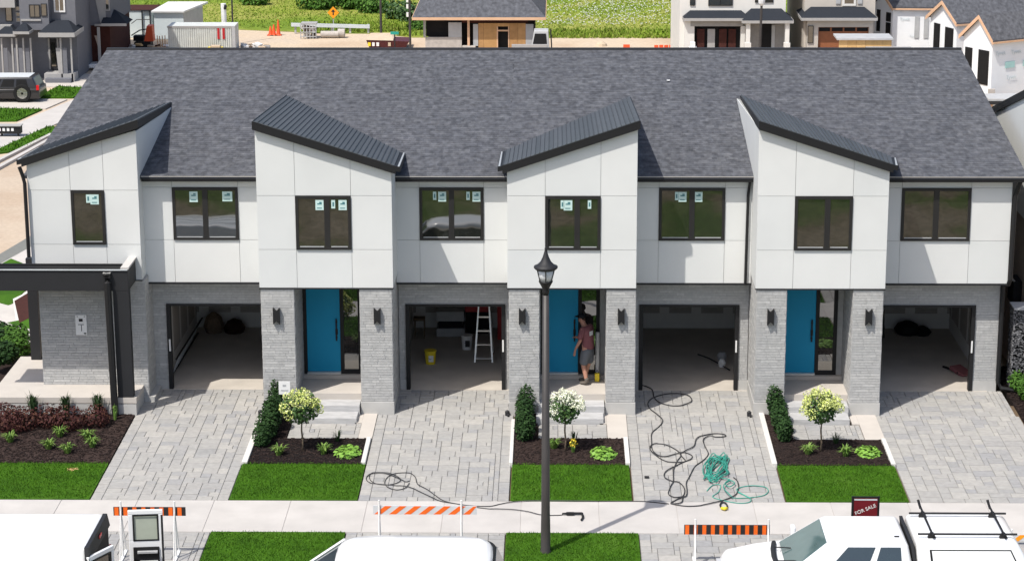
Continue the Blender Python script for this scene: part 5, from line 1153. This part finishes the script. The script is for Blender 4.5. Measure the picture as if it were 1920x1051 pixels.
# house B
T = thing('beige_house', 'beige house with a cedar brown garage door under a black hip roof', 'house', (12.2,46,-.33))
box('upper_wall', M['beige'], T, 10.72, y+.6, -.33, 13.75, y+8, 6.6); box('garage_wall', M['beige'], T, 10.80, y+.1, -.33, 11.28, y+.6, 2.85); box('garage_wall', M['beige'], T, 13.45, y+.1, -.33, 13.62, y+.6, 2.85); box('garage_header', M['beige'], T, 11.28, y+.1, 2.56, 13.45, y+.6, 2.85)
gd = box('garage_door', M['cedar'], T, 11.28, y+.25, -.33, 13.45, y+.35, 2.56)
for k in range(4): box('door_window', M['dark'], gd, 11.33+.54*k, y+.235, 2.36, 11.33+.54*k+.47, y+.249, 2.52)
hiproof(T, 10.52, 13.75, y-.2, y+2.2, 3.0, .55, .7, 'nbroof', 'garage_roof')
win(T, 12.42, 12.82, 3.50, 4.4, y+.58, 'stucco', .09); 
for x in (12.05, 12.98): box('shutter', M['lightgrey'], T, x, y+.55, 3.5, x+.2, y+.59, 4.4)
win(T, 10.85, 11.05, 1.9, 2.6, y+.08, 'dark', .02)
# wrapped gable houses on the right
def gablehouse(T, near, far, apex, depth, zb, wallm, rake='rawwood'):
    """near, far: eave corners of the gable end; apex: ridge end; depth: vector along the ridge"""
    n, f, a = Vector(near), Vector(far), Vector(apex); d = Vector(depth); out = (n-f).normalized()*.16
    zn = Vector((n.x,n.y,zb)); zf = Vector((f.x,f.y,zb))
    MB().prism([zn, n, a-Vector((0,0,.05)), f, zf], tuple(d)).build('wall', M[wallm], T)
    up = Vector((0,0,.05)); o = -d.normalized()*.14
    for s_, e in ((n, out+Vector((0,0,-.06))), (f, -out+Vector((0,0,-.06)))):
        P = [s_+e+o, s_+e+d, a+d, a+o]; MB().hexa([p-Vector((0,0,.03)) for p in P]+[p+up for p in P]).build('roof', M['shingle'], T)
        MB().hexa([s_+e+o-Vector((0,0,.12)), a+o-Vector((0,0,.12)), a+o-Vector((0,0,.12))-d.normalized()*.02, s_+e+o-Vector((0,0,.12))-d.normalized()*.02, s_+e+o+up*.9, a+o+up*.9, a+o+up*.9-d.normalized()*.02, s_+e+o+up*.9-d.normalized()*.02]).build('rake_board', M[rake], T)
    e = out+Vector((0,0,-.07)); k = Vector((0,0,.075)); q = (n-f).normalized()*.025
    MB().hexa([n+e+o-k, n+e+d-k, n+e+d-k+q, n+e+o-k+q, n+e+o, n+e+d, n+e+d+q, n+e+o+q]).build('eave_board', M[rake], T)
    return n, f, a
def gwin(T, n, f, u0, u1, z0, z1, off=.03, trim='black'):
    n, f = Vector(n), Vector(f); d = (f-n); d.z = 0; w = Vector((d.y, -d.x, 0)).normalized()
    if w.y > 0: w = -w
    p = lambda u, z: Vector((n.x+d.x*u, n.y+d.y*u, z))
    P = [p(u0,z0), p(u1,z0), p(u1,z1), p(u0,z1)]; m = MB(); m.add([q+w*.002 for q in P]+[q+w*off for q in P], [(3,2,1,0),(4,5,6,7),(0,1,5,4),(1,2,6,5),(2,3,7,6),(3,0,4,7)])
    o = m.build('window', M[trim], T); P = [p(u0+.03,z0+.04), p(u1-.03,z0+.04), p(u1-.03,z1-.04), p(u0+.03,z1-.04)]
    m = MB(); m.add([q+w*off for q in P]+[q+w*(off+.008) for q in P], [(3,2,1,0),(4,5,6,7),(0,1,5,4),(1,2,6,5),(2,3,7,6),(3,0,4,7)]); m.build('pane', M['dark'], o)
# E nearest
T = thing('wrapped_house', 'nearest unfinished house at the right edge, white printed wrap and grey gable roof', 'house', (18.5,39,-.33), 'unfinished wrapped houses')
n, f, a = gablehouse(T, (17.6,38,2.93), (16.7,39.46,2.93), (17.21,38.64,3.81), (7.0,4.2,0), -.33, 'wrap')
gwin(T, n, f, .10, .46, 1.05, 2.45); gwin(T, n, f, .68, .93, 1.35, 2.45)
fw_ = Vector((7.0,4.2,0)).normalized()
def wraptext(T, s, base, u, z, size, m='wrapink'):
    p = Vector(base)+fw_*u; o = text(s, size, (p.x+.016, p.y-.03, z), (R(90), 0, math.atan2(fw_.y, fw_.x)), M[m], T, .002); return o
for (u, z, s) in ((.42,2.35,.22),(1.25,2.35,.22),(1.05,1.33,.22),(1.0,.5,.2)): wraptext(T, 'Tyvek', n, u, z, s)
for (u, z) in ((.95,1.85),(1.9,1.85)):
    p = n+fw_*u; c, s_ = fw_.x, fw_.y; MB().rbox(p.x+.012, p.y-.024, z, .5, .012, .26, math.atan2(s_, c)).build('wrap_print', M['teal'], T); 
box('foundation', M['pipe'], T, 17.5, 37.8, -.33, 17.75, 38.0, .95)
T = thing('low_roof', 'flat grey canopy roof at the foot of the wrapped houses', 'canopy', (18.2,36.8,-.33)); MB().box(17.2,36.2,.74,20,37.5,.84).build('roof_slab', M['lightgrey'], T); box('fascia', M['charcoal'], T, 17.19, 36.17, .62, 20, 36.199, .76)
for x in (17.3, 19.4): box('post', M['rawwood'], T, x, 36.3, -.34, x+.1, 36.4, .74)
# D
T = thing('wrapped_house', 'middle wrapped house with white gable and two tall black openings', 'house', (17.5,44,-.33), 'unfinished wrapped houses')
n, f, a = gablehouse(T, (17.02,43.0,2.93), (16.2,44.95,2.93), (16.61,43.96,3.68), (8.0,3.4,0), -.33, 'wrap')
gwin(T, n, f, .12, .42, 1.2, 2.62); gwin(T, n, f, .62, .84, 1.3, 2.68)
wraptext(T, 'Tyvek', n, .7, 2.4, .2)
# C
T = thing('wrapped_house', 'leftmost wrapped house with dark narrow windows, grey roof and a bay', 'house', (15.2,46,-.33), 'unfinished wrapped houses')
n, f, a = gablehouse(T, (14.73,46.0,3.2), (14.06,47.04,3.2), (14.41,46.5,3.80), (7.0,-.5,0), -.33, 'wrap')
gwin(T, n, f, .10, .34, 1.9, 2.45); gwin(T, n, f, .10, .34, 2.5, 2.9); gwin(T, n, f, .66, .84, 2.0, 2.95)
fw_ = Vector((7,-.5,0)).normalized()
wraptext(T, 'Tyvek', n, .5, 2.65, .18); wraptext(T, 'Tyvek', n, .9, 1.9, .14)
for u in (1.05, 1.45): p = n+fw_*u; MB().rbox(p.x, p.y-.02, 2.3, .2, .04, .95, math.atan2(fw_.y, fw_.x)).build('window', M['lightgrey'], T)
# lumber lean-to in front
T = thing('site_shelter', 'low grey roofed shelter with bright yellow timber sides beyond the ridge', 'shelter', (12.7,40.2,-.33))
for a_ in range(6): x = 11.68+.36*a_; box('timber_board', M['lumber'], T, x, 40.0, -.33, x+.352, 40.08, 2.62)
box('roof_sheet', M['lightgrey'], T, 11.58, 39.9, 2.63, 13.9, 41.3, 2.70); box('roof_sheet', M['nbpale'], T, 12.75, 39.2, 2.30, 14.6, 39.89, 2.37); box('fascia', M['charcoal'], T, 12.75, 39.17, 2.24, 14.6, 39.199, 2.30)
for x in (12.8, 14.4): box('post', M['lumber'], T, x, 39.3, -.34, x+.08, 39.4, 2.3)
T = thing('white_cabinet', 'white site cabinet at the left of the open garage', 'cabinet', (5.9,43.2,-.33)); box('cabinet_body', M['wpaint2'], T, 5.70, 43.0, -.33, 6.02, 43.4, 1.85); box('cabinet_top', M['wpaint2'], T, 5.74, 43.05, 1.851, 5.95, 43.35, 2.05)
# orange mesh by the houses
T = thing('orange_fence', 'low orange mesh barrier lying on the pale ground right of centre', 'mesh barrier', (5.6,56.6,-.35))
for k in range(7): MB().rbox(4.9+.24*k, 56.6+.05*(k % 2), -.22, .20, .03, .20, .12*(k % 3-1)).build('mesh_panel', M['cone'], T)
tag(MB().lathe([(.30,ZL+.0),(.26,ZL+.12),(.12,ZL+.22)], 3.45, 56.9, 9).build('dirt_mound', M['sand'], None), 'small orange tinted dirt mound on the pale ground', 'mound')
tag(MB().box(3.3,56.7,-.36,3.62,56.8,-.12).build('barrier_piece', M['cone'], None), 'single faint orange barrier piece standing alone on the pale ground', 'barrier')
bpy.data.objects['dirt_mound'].location = (-1.2, 1.0, -.02)
# neighbour row at the right
T = thing('neighbour_house', 'next white townhouse at the right edge with a rising black roof edge', 'townhouse', (13.5,3,0))
MB().prism([(11.62,.6,3.95),(11.62,9.0,3.95),(11.62,9.0,5.0),(11.62,5.5,5.95),(11.62,.6,7.45)], (5,0,0)).build('upper_wall', M['white'], T)
MB().hexa([(11.56,.3,7.42),(17,.3,7.42),(17,9.5,4.82),(11.56,9.5,4.82),(11.56,.3,7.62),(17,.3,7.62),(17,9.5,4.98),(11.56,9.5,4.98)]).build('roof', M['black'], T)
MB().tube([(11.60,5.9,5.62),(11.60,7.6,5.15)], .06, 6).build('gutter', M['wpaint2'], T)
box('lower_wall', M['pinkwall'], T, 11.66, .9, -.1, 16, 9, 3.94); box('joint_line', M['joint'], T, 11.612, .62, 4.9, 11.619, 8.9, 4.93)
box('dark_vent', M['dark'], T, 11.45, 1.6, 1.75, 11.659, 2.3, 2.35); MB().tube([(11.25,1.2,2.6),(11.6,1.9,2.2)], .025, 5).build('bracket', M['wpaint2'], T)
T = thing('stone_pillar', 'rough grey pebble stone wall at the right edge behind green shrubs', 'wall', (11.6,.3,0))
c = box('core', M['charcoal'], T, 11.20, .05, -.1, 12.6, .6, 2.05); rg = random.Random(3); b = MB()
for k in range(1500):
    x, z_, s_ = rg.uniform(11.2, 12.0), rg.uniform(-.0, 2.05), rg.uniform(.02,.045); b.rbox(x, .045, z_, s_*1.4, .04, s_, 0, 0)
for k in range(500):
    y_, z_, s_ = rg.uniform(.05, .6), rg.uniform(-.0, 2.05), rg.uniform(.02,.045); b.rbox(11.195, y_, z_, .04, s_*1.4, s_, 0, 0)
b.build('pebbles', M['pebble'], T, kind='stuff', recalc=False); box('coping', M['lightgrey'], T, 11.17, .0, 2.051, 12.6, .62, 2.09)

# ------------------------------------------------------------------ grey townhouse block, far left
T = thing('grey_townhouses', 'dark grey townhouse block with pale porch columns at the far left', 'building', (-23,50,-.33)); y = 47.6
box('main_wall', M['nbgrey'], T, -26.5, y+.4, -.33, -21.5, y+9, 7)
box('upper_bay', M['nbgrey'], T, -23.9, y-.1, 1.95, -22.6, y+.39, 6.5); box('bay_sill', M['nbpale'], T, -23.85, y-.16, 2.36, -22.95, y-.101, 2.44)
box('bay_side', M['nbpale'], T, -26.0, y-.1, 2.95, -24.1, y+.39, 6.5); box('lower_band', M['nbpale'], T, -26, y-.05, 1.9, -24.35, y+.39, 2.15)
win(T, -24.62, -24.38, 2.3, 2.95, y+.38, 'charcoal', .03); win(T, -23.42, -23.02, 2.55, 3.05, y-.11, 'charcoal', .04, 1); win(T, -22.90, -22.70, 2.6, 3.1, y-.11, 'charcoal', .03)
for z_ in (2.28, 2.52, 2.78): win(T, -24.15, -23.98, z_, z_+.13, y+.38, 'nbpale', .03)
win(T, -22.38, -22.02, 2.75, 3.6, y+.38, 'wpaint2', .07, 1)
hiproof(T, -24.9, -24.0, y-.7, y+.5, 1.86, .25, .3, 'nbroof', 'porch_roof'); hiproof(T, -24.05, -23.35, y-.9, y+.5, 2.0, .25, .25, 'nbroof', 'porch_roof')
hiproof(T, -22.95, -21.35, y-.8, y+1.2, 1.93, .42, .45, 'nbroof', 'porch_roof', 'nbpale', .2)
for x in (-24.72,-24.25,-24.05,-23.75,-23.42,-22.08,-21.62):
    box('porch_column', M['nbpale'], T, x, y-.55, -.33, x+.07, y-.48, 1.66)
for x in (-24.70,-24.22,-24.02,-23.72,-22.05): box('column_plinth', M['nbgrey'], T, x+.075, y-.53, -.33, x+.26, y-.48, 1.2)
fr = box('front_door', M['charcoal'], T, -22.72, y+.30, .1, -22.42, y+.39, 1.45); box('door_glass', M['glass'], fr, -22.67, y+.285, .25, -22.47, y+.299, 1.35)
box('door_trim', M['nbpale'], T, -22.80, y+.34, .1, -22.725, y+.399, 1.5); box('door_trim', M['nbpale'], T, -22.415, y+.34, .1, -22.34, y+.399, 1.5)
MB().hexa([(-22.2,y-.5,.0),(-21.95,y-.5,-.2),(-21.9,y-.4,-.2),(-22.2,y-.4,.0),(-22.28,y-.5,1.2),(-21.99,y-.5,1.2),(-21.99,y-.4,1.2),(-22.28,y-.4,1.2)]).build('porch_pier', M['nbpale'], T)
box('porch_step', M['nbpale'], T, -22.85, y-.55, -.33, -21.5, y+.3, .05); box('porch_step', M['nbgrey'], T, -22.75, y-.85, -.33, -21.6, y-.551, -.12)
T = thing('brown_townhouse', 'dark brown brick and grey townhouse behind the grey block at the far left', 'building', (-21.2,53,-.33)); y = 51.2
box('brick_wall', M['darkbrick'], T, -22.4, y, -.33, -20.62, y+5, 1.62); box('upper_wall', M['nbgrey'], T, -22.4, y+.02, 1.621, -20.55, y+5, 6.5)
MB().prism([(-21.35,y+.01,3.6),(-20.78,y+.01,3.6),(-20.78,y+.01,1.75),(-21.05,y+.01,1.75)], (0,-.02,0)).build('pale_panel', M['nbpale'], T); box('belt_course', M['nbpale'], T, -21.3, y-.12, 1.60, -20.5, y+.0, 1.70)
MB().hexa([(-20.9,y-.6,1.72),(-19.75,y-.3,1.72),(-19.75,y+1.2,1.72),(-20.9,y+1.2,1.72),(-20.9,y-.55,1.82),(-19.8,y-.25,1.80),(-20.5,y+.8,2.25),(-20.9,y+.8,2.25)]).build('side_canopy', M['nbroof'], T)
box('canopy_fascia', M['nbpale'], T, -20.9, y-.64, 1.68, -19.72, y-.61, 1.80)
box('post', M['nbpale'], T, -21.12, y-.5, -.33, -21.0, y-.4, 1.6); MB().prism([(-21.35,y-.005,1.15),(-21.15,y-.005,1.15),(-21.18,y-.005,.55)], (0,-.02,0)).build('lit_panel', M['pinkwall'], T)
win(T, -20.75, -20.62, 2.35, 3.2, y, 'nbpale', .05)
T = thing('street_lamp', 'black lantern street lamp left beyond the roof, before the site trailers', 'street lamp', (-21.3,57,-.33), 'far lamp posts')
MB().tube([(-21.35,57,-.35),(-21.35,57,1.35)], [.07,.05], 8).build('pole', M['charcoal'], T); MB().lathe([(.06,1.35),(.12,1.45),(.14,1.62),(.17,1.64),(.05,1.85),(.02,1.95)], -21.35, 57, 10).build('lantern', M['charcoal'], T)
T = thing('street_lamp', 'slim street lamp in front of the white house with the porch', 'street lamp', (9.0,42.5,-.33), 'far lamp posts')
MB().tube([(8.62,42.5,-.35),(8.68,42.5,3.7)], [.07,.05], 8).build('pole', M['postmetal'], T); MB().lathe([(.06,3.7),(.13,3.8),(.15,3.95),(.05,4.1)], 8.68, 42.5, 10).build('lantern', M['lampglass'], T)
for (x, yy, r_, h, l) in ((-8.82,61.2,.065,4.2,'wooden utility pole between the guardrail and the small house'),(-7.02,56.0,.06,5.0,'wooden pole with white insulator boxes left of the unfinished house'),(-15.95,58.5,.045,4.0,'thin dark pole behind the shipping container')):
    T = thing('utility_pole', l, 'pole', (x,yy,-.35), 'poles beyond the roof'); MB().tube([(x,yy,-.36),(x,yy,h)], [r_,r_*.85], 8).build('shaft', M['postmetal'], T)
    if x == -7.02:
        for z_ in (1.35,1.75,2.05): box('white_box', M['wpaint2'], T, x-.16, yy-.08, z_, x-.06, yy+.04, z_+.2)

# ------------------------------------------------------------------ building site beyond the ridge
T = thing('shipping_container', 'worn white corrugated shipping container with two red stripes', 'container', (-17,55.5,-.35))
MB().box(-18.58,55.0,-.35,-15.36,56.3,1.04).build('body', M['contain'], T); b = MB()
for k in range(30): x = -18.5+k*.104; MB
for k in range(30):
    x = -18.50+k*.104; box('rib', M['contain'], T, x, 54.965, -.30, x+.05, 54.999, .96)
box('top_rail', M['nbpale'], T, -18.6, 54.95, .96, -15.34, 54.999, 1.045); box('corner_post', M['lightgrey'], T, -15.50, 54.94, -.35, -15.34, 54.999, 1.04)
for x in (-16.20,-15.95): box('red_stripe', M['red'], T, x, 54.94, .42, x+.11, 54.963, .94)
T = thing('site_office', 'pale blue white site trailer with overhanging white roof', 'site office', (-19.2,62,-.35))
box('front_wall', M['paleblue'], T, -20.1, 60.0, -.35, -18.62, 63, 1.02); MB().hexa([(-20.2,59.85,1.021),(-18.55,59.85,1.021),(-17.85,63.2,1.021),(-19.9,63.2,1.021),(-20.2,59.85,1.10),(-18.55,59.85,1.10),(-17.85,63.2,1.12),(-19.9,63.2,1.12)]).build('roof', M['wpaint2'], T)
MB().hexa([(-18.615,60.0,-.35),(-18.0,62.2,-.35),(-18.1,63,-.35),(-18.615,63,-.35),(-18.615,60.0,1.02),(-18.0,62.2,1.02),(-18.1,63,1.02),(-18.615,63,1.02)]).build('side_wall', M['lightgrey'], T)
T = thing('site_office', 'long white site cabin behind the far left street lamp', 'site office', (-21.3,61.5,-.35)); box('wall', M['paleblue'], T, -22.6, 60.6, -.35, -20.3, 62.5, 1.02)
box('roof_edge', M['darkbrick'], T, -22.6, 60.55, 1.021, -20.2, 62.5, 1.06); 
for x in (-22.1,-21.7): win(T, x, x+.18, .72, .95, 60.6, 'charcoal', .03)
for x in (-20.82,-20.42): box('door_post', M['charcoal'], T, x, 60.5, -.35, x+.06, 60.56, 1.05)
box('roof_edge', M['charcoal'], T, -20.82, 60.48, 1.0, -20.36, 60.54, 1.05)
MB().tube([(-21.3,60.3,.40),(-21.0,60.2,.62),(-20.3,60.2,.62)], .02, 4).build('handrail', M['charcoal'], T)
T = thing('mini_excavator', 'small orange excavator half hidden by the roof at the left', 'excavator', (-19.9,57.5,-.35))
box('tracks', M['black'], T, -20.6, 57.0, -.35, -19.8, 57.8, -.05); MB().hexa([(-20.1,57,.0),(-19.65,57,.0),(-19.65,57.6,.0),(-20.1,57.6,.0),(-19.95,57,.75),(-19.7,57,.75),(-19.7,57.6,.75),(-19.95,57.6,.75)]).build('body', M['cone'], T)
box('counterweight', M['dark'], T, -20.65, 57.1, .0, -20.15, 57.6, .25); MB().tube([(-19.9,57.1,.6),(-20.3,57.0,.55),(-20.7,56.9,.3)], .03, 5).build('boom', M['charcoal'], T)
rg = random.Random(8)
T = thing('rubble_pile', 'mixed pile of boards and debris left of the white container', 'debris', (-19.3,55.6,-.35), 'debris piles on the site')
for k in range(26): MB().rbox(rg.uniform(-21.0,-18.85), rg.uniform(55.2,56.4), rg.uniform(-.3,.05), rg.uniform(.15,.5), rg.uniform(.05,.2), rg.uniform(.04,.1), rg.uniform(0,3), rg.uniform(-.6,.6)).build('board', M[rg.choice(['pipe','lumber','darkbrick','lightgrey','sand','wpaint2'])], T)
for k in range(4): MB().rbox(-19.2+.12*k, 55.6, .15, .04, .04, .7, 0, rg.uniform(-.4,.4)).build('stake', M['rawwood'], T)
T = thing('rubble_pile', 'pale rock and sheet pile right of the white container', 'debris', (-14.6,56,-.35), 'debris piles on the site')
for k in range(16): MB().rbox(rg.uniform(-15.2,-13.9), rg.uniform(55.6,56.6), rg.uniform(-.34,-.05), rg.uniform(.15,.4), rg.uniform(.1,.3), rg.uniform(.06,.16), rg.uniform(0,3), rg.uniform(-.4,.4)).build('rock', M[rg.choice(['pipe','nbpale','bark','sand','wpaint2'])], T)
T = thing('vent_pipe', 'tall white vent pipe rising behind the container', 'pipe', (-16.1,57,-.35)); MB().tube([(-16.13,57,-.35),(-16.16,57,1.85)], .13, 10).build('duct', M['wpaint2'], T); MB().tube([(-16.08,56.9,1.6),(-16.02,56.85,1.78)], .07, 8).build('vent_cap', M['charcoal'], T)
T = thing('site_machine', 'small yellow machine before the red striped end of the container', 'machine', (-16.2,54.4,-.35)); box('machine_body', M['yellow'], T, -16.6, 54.2, -.35, -15.9, 54.7, .10); box('machine_hood', M['sand'], T, -16.45, 54.25, .101, -16.0, 54.6, .2); MB().tube([(-16.2,54.15,.0),(-16.2,54.1,.02)], .05, 8).build('lamp', M['dark'], T)
for i, (x, h) in enumerate(((-14.45,.45),(-14.28,.55),(-14.05,.78))):
    t = thing('traffic_cone', ['leftmost short orange cone in the cone cluster','middle orange cone in the cone cluster','tallest orange cone in the cone cluster'][i], 'cone', (x,61.4,ZL), 'orange cones on the sand')
    MB().lathe([(.13,ZL+.03),(.11,ZL+.06),(.025,ZL+h)], x, 61.4, 10).build('cone_body', M['cone'], t); box('cone_base', M['cone'], t, x-.16, 61.24, ZL, x+.16, 61.56, ZL+.03)
T = thing('guardrail', 'grey steel guardrail at the edge of the field', 'guardrail', (-11.4,61.9,ZL))
MB().hexa([(-13.45,61.9,.02),(-9.45,61.9,-.08),(-9.45,61.98,-.08),(-13.45,61.98,.02),(-13.45,61.9,.20),(-9.45,61.9,.10),(-9.45,61.98,.10),(-13.45,61.98,.20)]).build('rail', M['galv'], T)
for k in range(5): x = -13.3+.93*k; box('post', M['lightgrey'], T, x, 61.99, ZL, x+.1, 62.08, .12)
def pipething(label, x0, x1, y, r, zc, g):
    t = thing('concrete_pipe', label, 'pipe', ((x0+x1)/2, y, ZL), g); n = 14; V = []; 
    for xx, rr in ((x0,r),(x1,r),(x1,r*.72),(x0,r*.72)):
        for k in range(n): V.append((xx, y+rr*math.cos(2*math.pi*k/n), zc+rr*math.sin(2*math.pi*k/n)))
    F = [(i*n+k, i*n+(k+1) % n, ((i+1) % 4)*n+(k+1) % n, ((i+1) % 4)*n+k) for i in range(4) for k in range(n)]
    MB().add(V, F).build('pipe_ring', M['pipe'], t, smooth=False); return t
t = thing('crate_stack', 'grey wire cage full of rubble beside the guardrail', 'crate', (-12.3,60.6,ZL)); box('crate_lid', M['nbpale'], t, -12.78, 60.2, .36, -11.98, 60.9, .42)
for k in range(6): box('cage_bar', M['lightgrey'], t, -12.80+.155*k, 60.15, ZL, -12.76+.155*k, 60.19, .36)
for k in range(3): box('cage_bar', M['lightgrey'], t, -12.80, 60.13, -.25+.22*k, -12.0, 60.149, -.21+.22*k)
for k in range(12): MB().rbox(rg.uniform(-12.65,-12.1), rg.uniform(60.3,60.8), rg.uniform(-.3,.25), .22, .2, .15, rg.uniform(0,3), .3).build('rubble', M[rg.choice(['pipe','darkbrick','bark'])], t)
pipething('short concrete pipe lying between the cage and the guardrail end', -11.8, -10.9, 60.5, .17, -.17, 'concrete pipes'); t = pipething('dark concrete pipe end nearest the orange sign', -10.95, -10.6, 60.6, .22, -.12, 'concrete pipes')
T = thing('road_sign', 'orange diamond road sign standing in front of the green field', 'road sign', (-11.33,62.3,ZL)); MB().tube([(-11.33,62.35,ZL),(-11.33,62.35,.55)], .03, 6).build('post', M['lightgrey'], T)
MB().prism([(-11.33,62.3,.36),(-11.03,62.3,.67),(-11.33,62.3,.98),(-11.63,62.3,.67)], (0,.03,0)).build('sign_panel', M['signorange'], T); MB().prism([(-11.36,62.29,.55),(-11.30,62.29,.55),(-11.30,62.29,.72),(-11.22,62.29,.72),(-11.33,62.29,.84),(-11.44,62.29,.72),(-11.36,62.29,.72)], (0,.004,0)).build('arrow', M['charcoal'], T)
T = thing('waste_skip', 'dark maroon open waste skip just beyond the ridge', 'waste skip', (-8.2,57.3,ZL))
MB().hexa([(-9.05,56.9,-.36),(-7.35,56.9,-.36),(-7.35,58.0,-.36),(-9.05,58.0,-.36),(-9.22,56.8,.10),(-7.12,56.8,.02),(-7.12,58.2,.02),(-9.22,58.2,.10)]).build('bin', M['bin'], T)
MB().hexa([(-9.22,56.78,.101),(-7.9,56.78,.07),(-7.9,58.2,.07),(-9.22,58.2,.101),(-9.0,57.6,.2),(-8.0,57.6,.22),(-7.9,58.2,.24),(-9.1,58.2,.24)]).build('load', M['sand'], T)
for x, m in ((-9.13,'yellow'),(-8.93,'wpaint2'),(-8.72,'wpaint2'),(-8.15,'sand')): box('label_plate', M[m], T, x, 56.78, -.20, x+.13, 56.80, -.02)
T = thing('street_name_sign', 'small teal street name sign behind the ridge', 'street sign', (-7.78,56.2,ZL)); MB().tube([(-7.78,56.2,ZL),(-7.78,56.2,.55)], .03, 6).build('post', M['charcoal'], T); box('name_blade', M['green'], T, -7.98, 56.15, .46, -7.58, 56.17, .60)

# ------------------------------------------------------------------ field growth
def tuftfield(name, label, rects, dens, h, w, seed, cat='grass'):
    o = tufts(rects, dens, h, w, seed, lambda y: -.335, M['fieldtuft'], name, None); tag(o, label, cat); return o
tuftfield('meadow_grass', 'uneven meadow grass covering the field behind the site', [(-30,22,63.6,84)], 45, .06, .045, 61)
tuftfield('tall_weeds', 'darker tall weeds along the near edge of the field', [(-13,-8,62.3,65.5),(-8,-6,61,65),(-1.0,6,60.3,63.0)], 130, .15, .045, 62)
b = MB(); rg = random.Random(4)
for _ in range(900):
    x, y = rg.gauss(3.0, 3.0), rg.uniform(64.5, 74); b.rbox(x, y, -.33+rg.uniform(.05,.1), .05, .05, .02, rg.uniform(0,3))
tag(b.build('wildflowers', M['wpaint2'], None, kind='stuff', recalc=False), 'white wildflowers scattered over the green field', 'wildflowers')
BU = [(-13.0,71.0,.95,'farthest left'),(-12.2,72.5,1.2,'second from the left, dark'),(-11.0,71.0,1.0,'behind the orange sign'),(-9.8,69.6,.9,'right of the orange sign'),(-8.0,67.2,.95,'dark one left of the utility pole'),(-7.3,66.4,.8,'dark one at the pole foot'),(-7.0,62.9,.55,'small light one by the pole'),(-6.2,62.6,.6,'nearest the unfinished house'),(-16.6,72.8,.8,'alone above the container')]
for i, (x, y, s_, l) in enumerate(BU):
    T = thing('field_bush', 'green field bush, '+l, 'bush', (x, y, -.34), 'bushes in the field'); MB().tube([(x,y,-.36),(x,y,.1)], .05, 5).build('trunk', M['bark'], T)
    leaves(x, y, -.34+s_*.45, s_*1.15, s_*.8, s_*.62, 800, .16*s_+.04, 500+i, .25, .6, 1.4).build('foliage', M['bush' if i not in (1,4,5) else 'leaf'], T, kind='stuff', recalc=False)

tag(leaves(0,0,0,.14,.12,.015,130,.04,901,.1,2,2.5).build('dry_patch', M['lumber'], None, kind='stuff', recalc=False), 'small dry tan patch in the leftmost front lawn', 'dry grass')
bpy.data.objects['dry_patch'].location = (-10.75,-5.75,-.09)
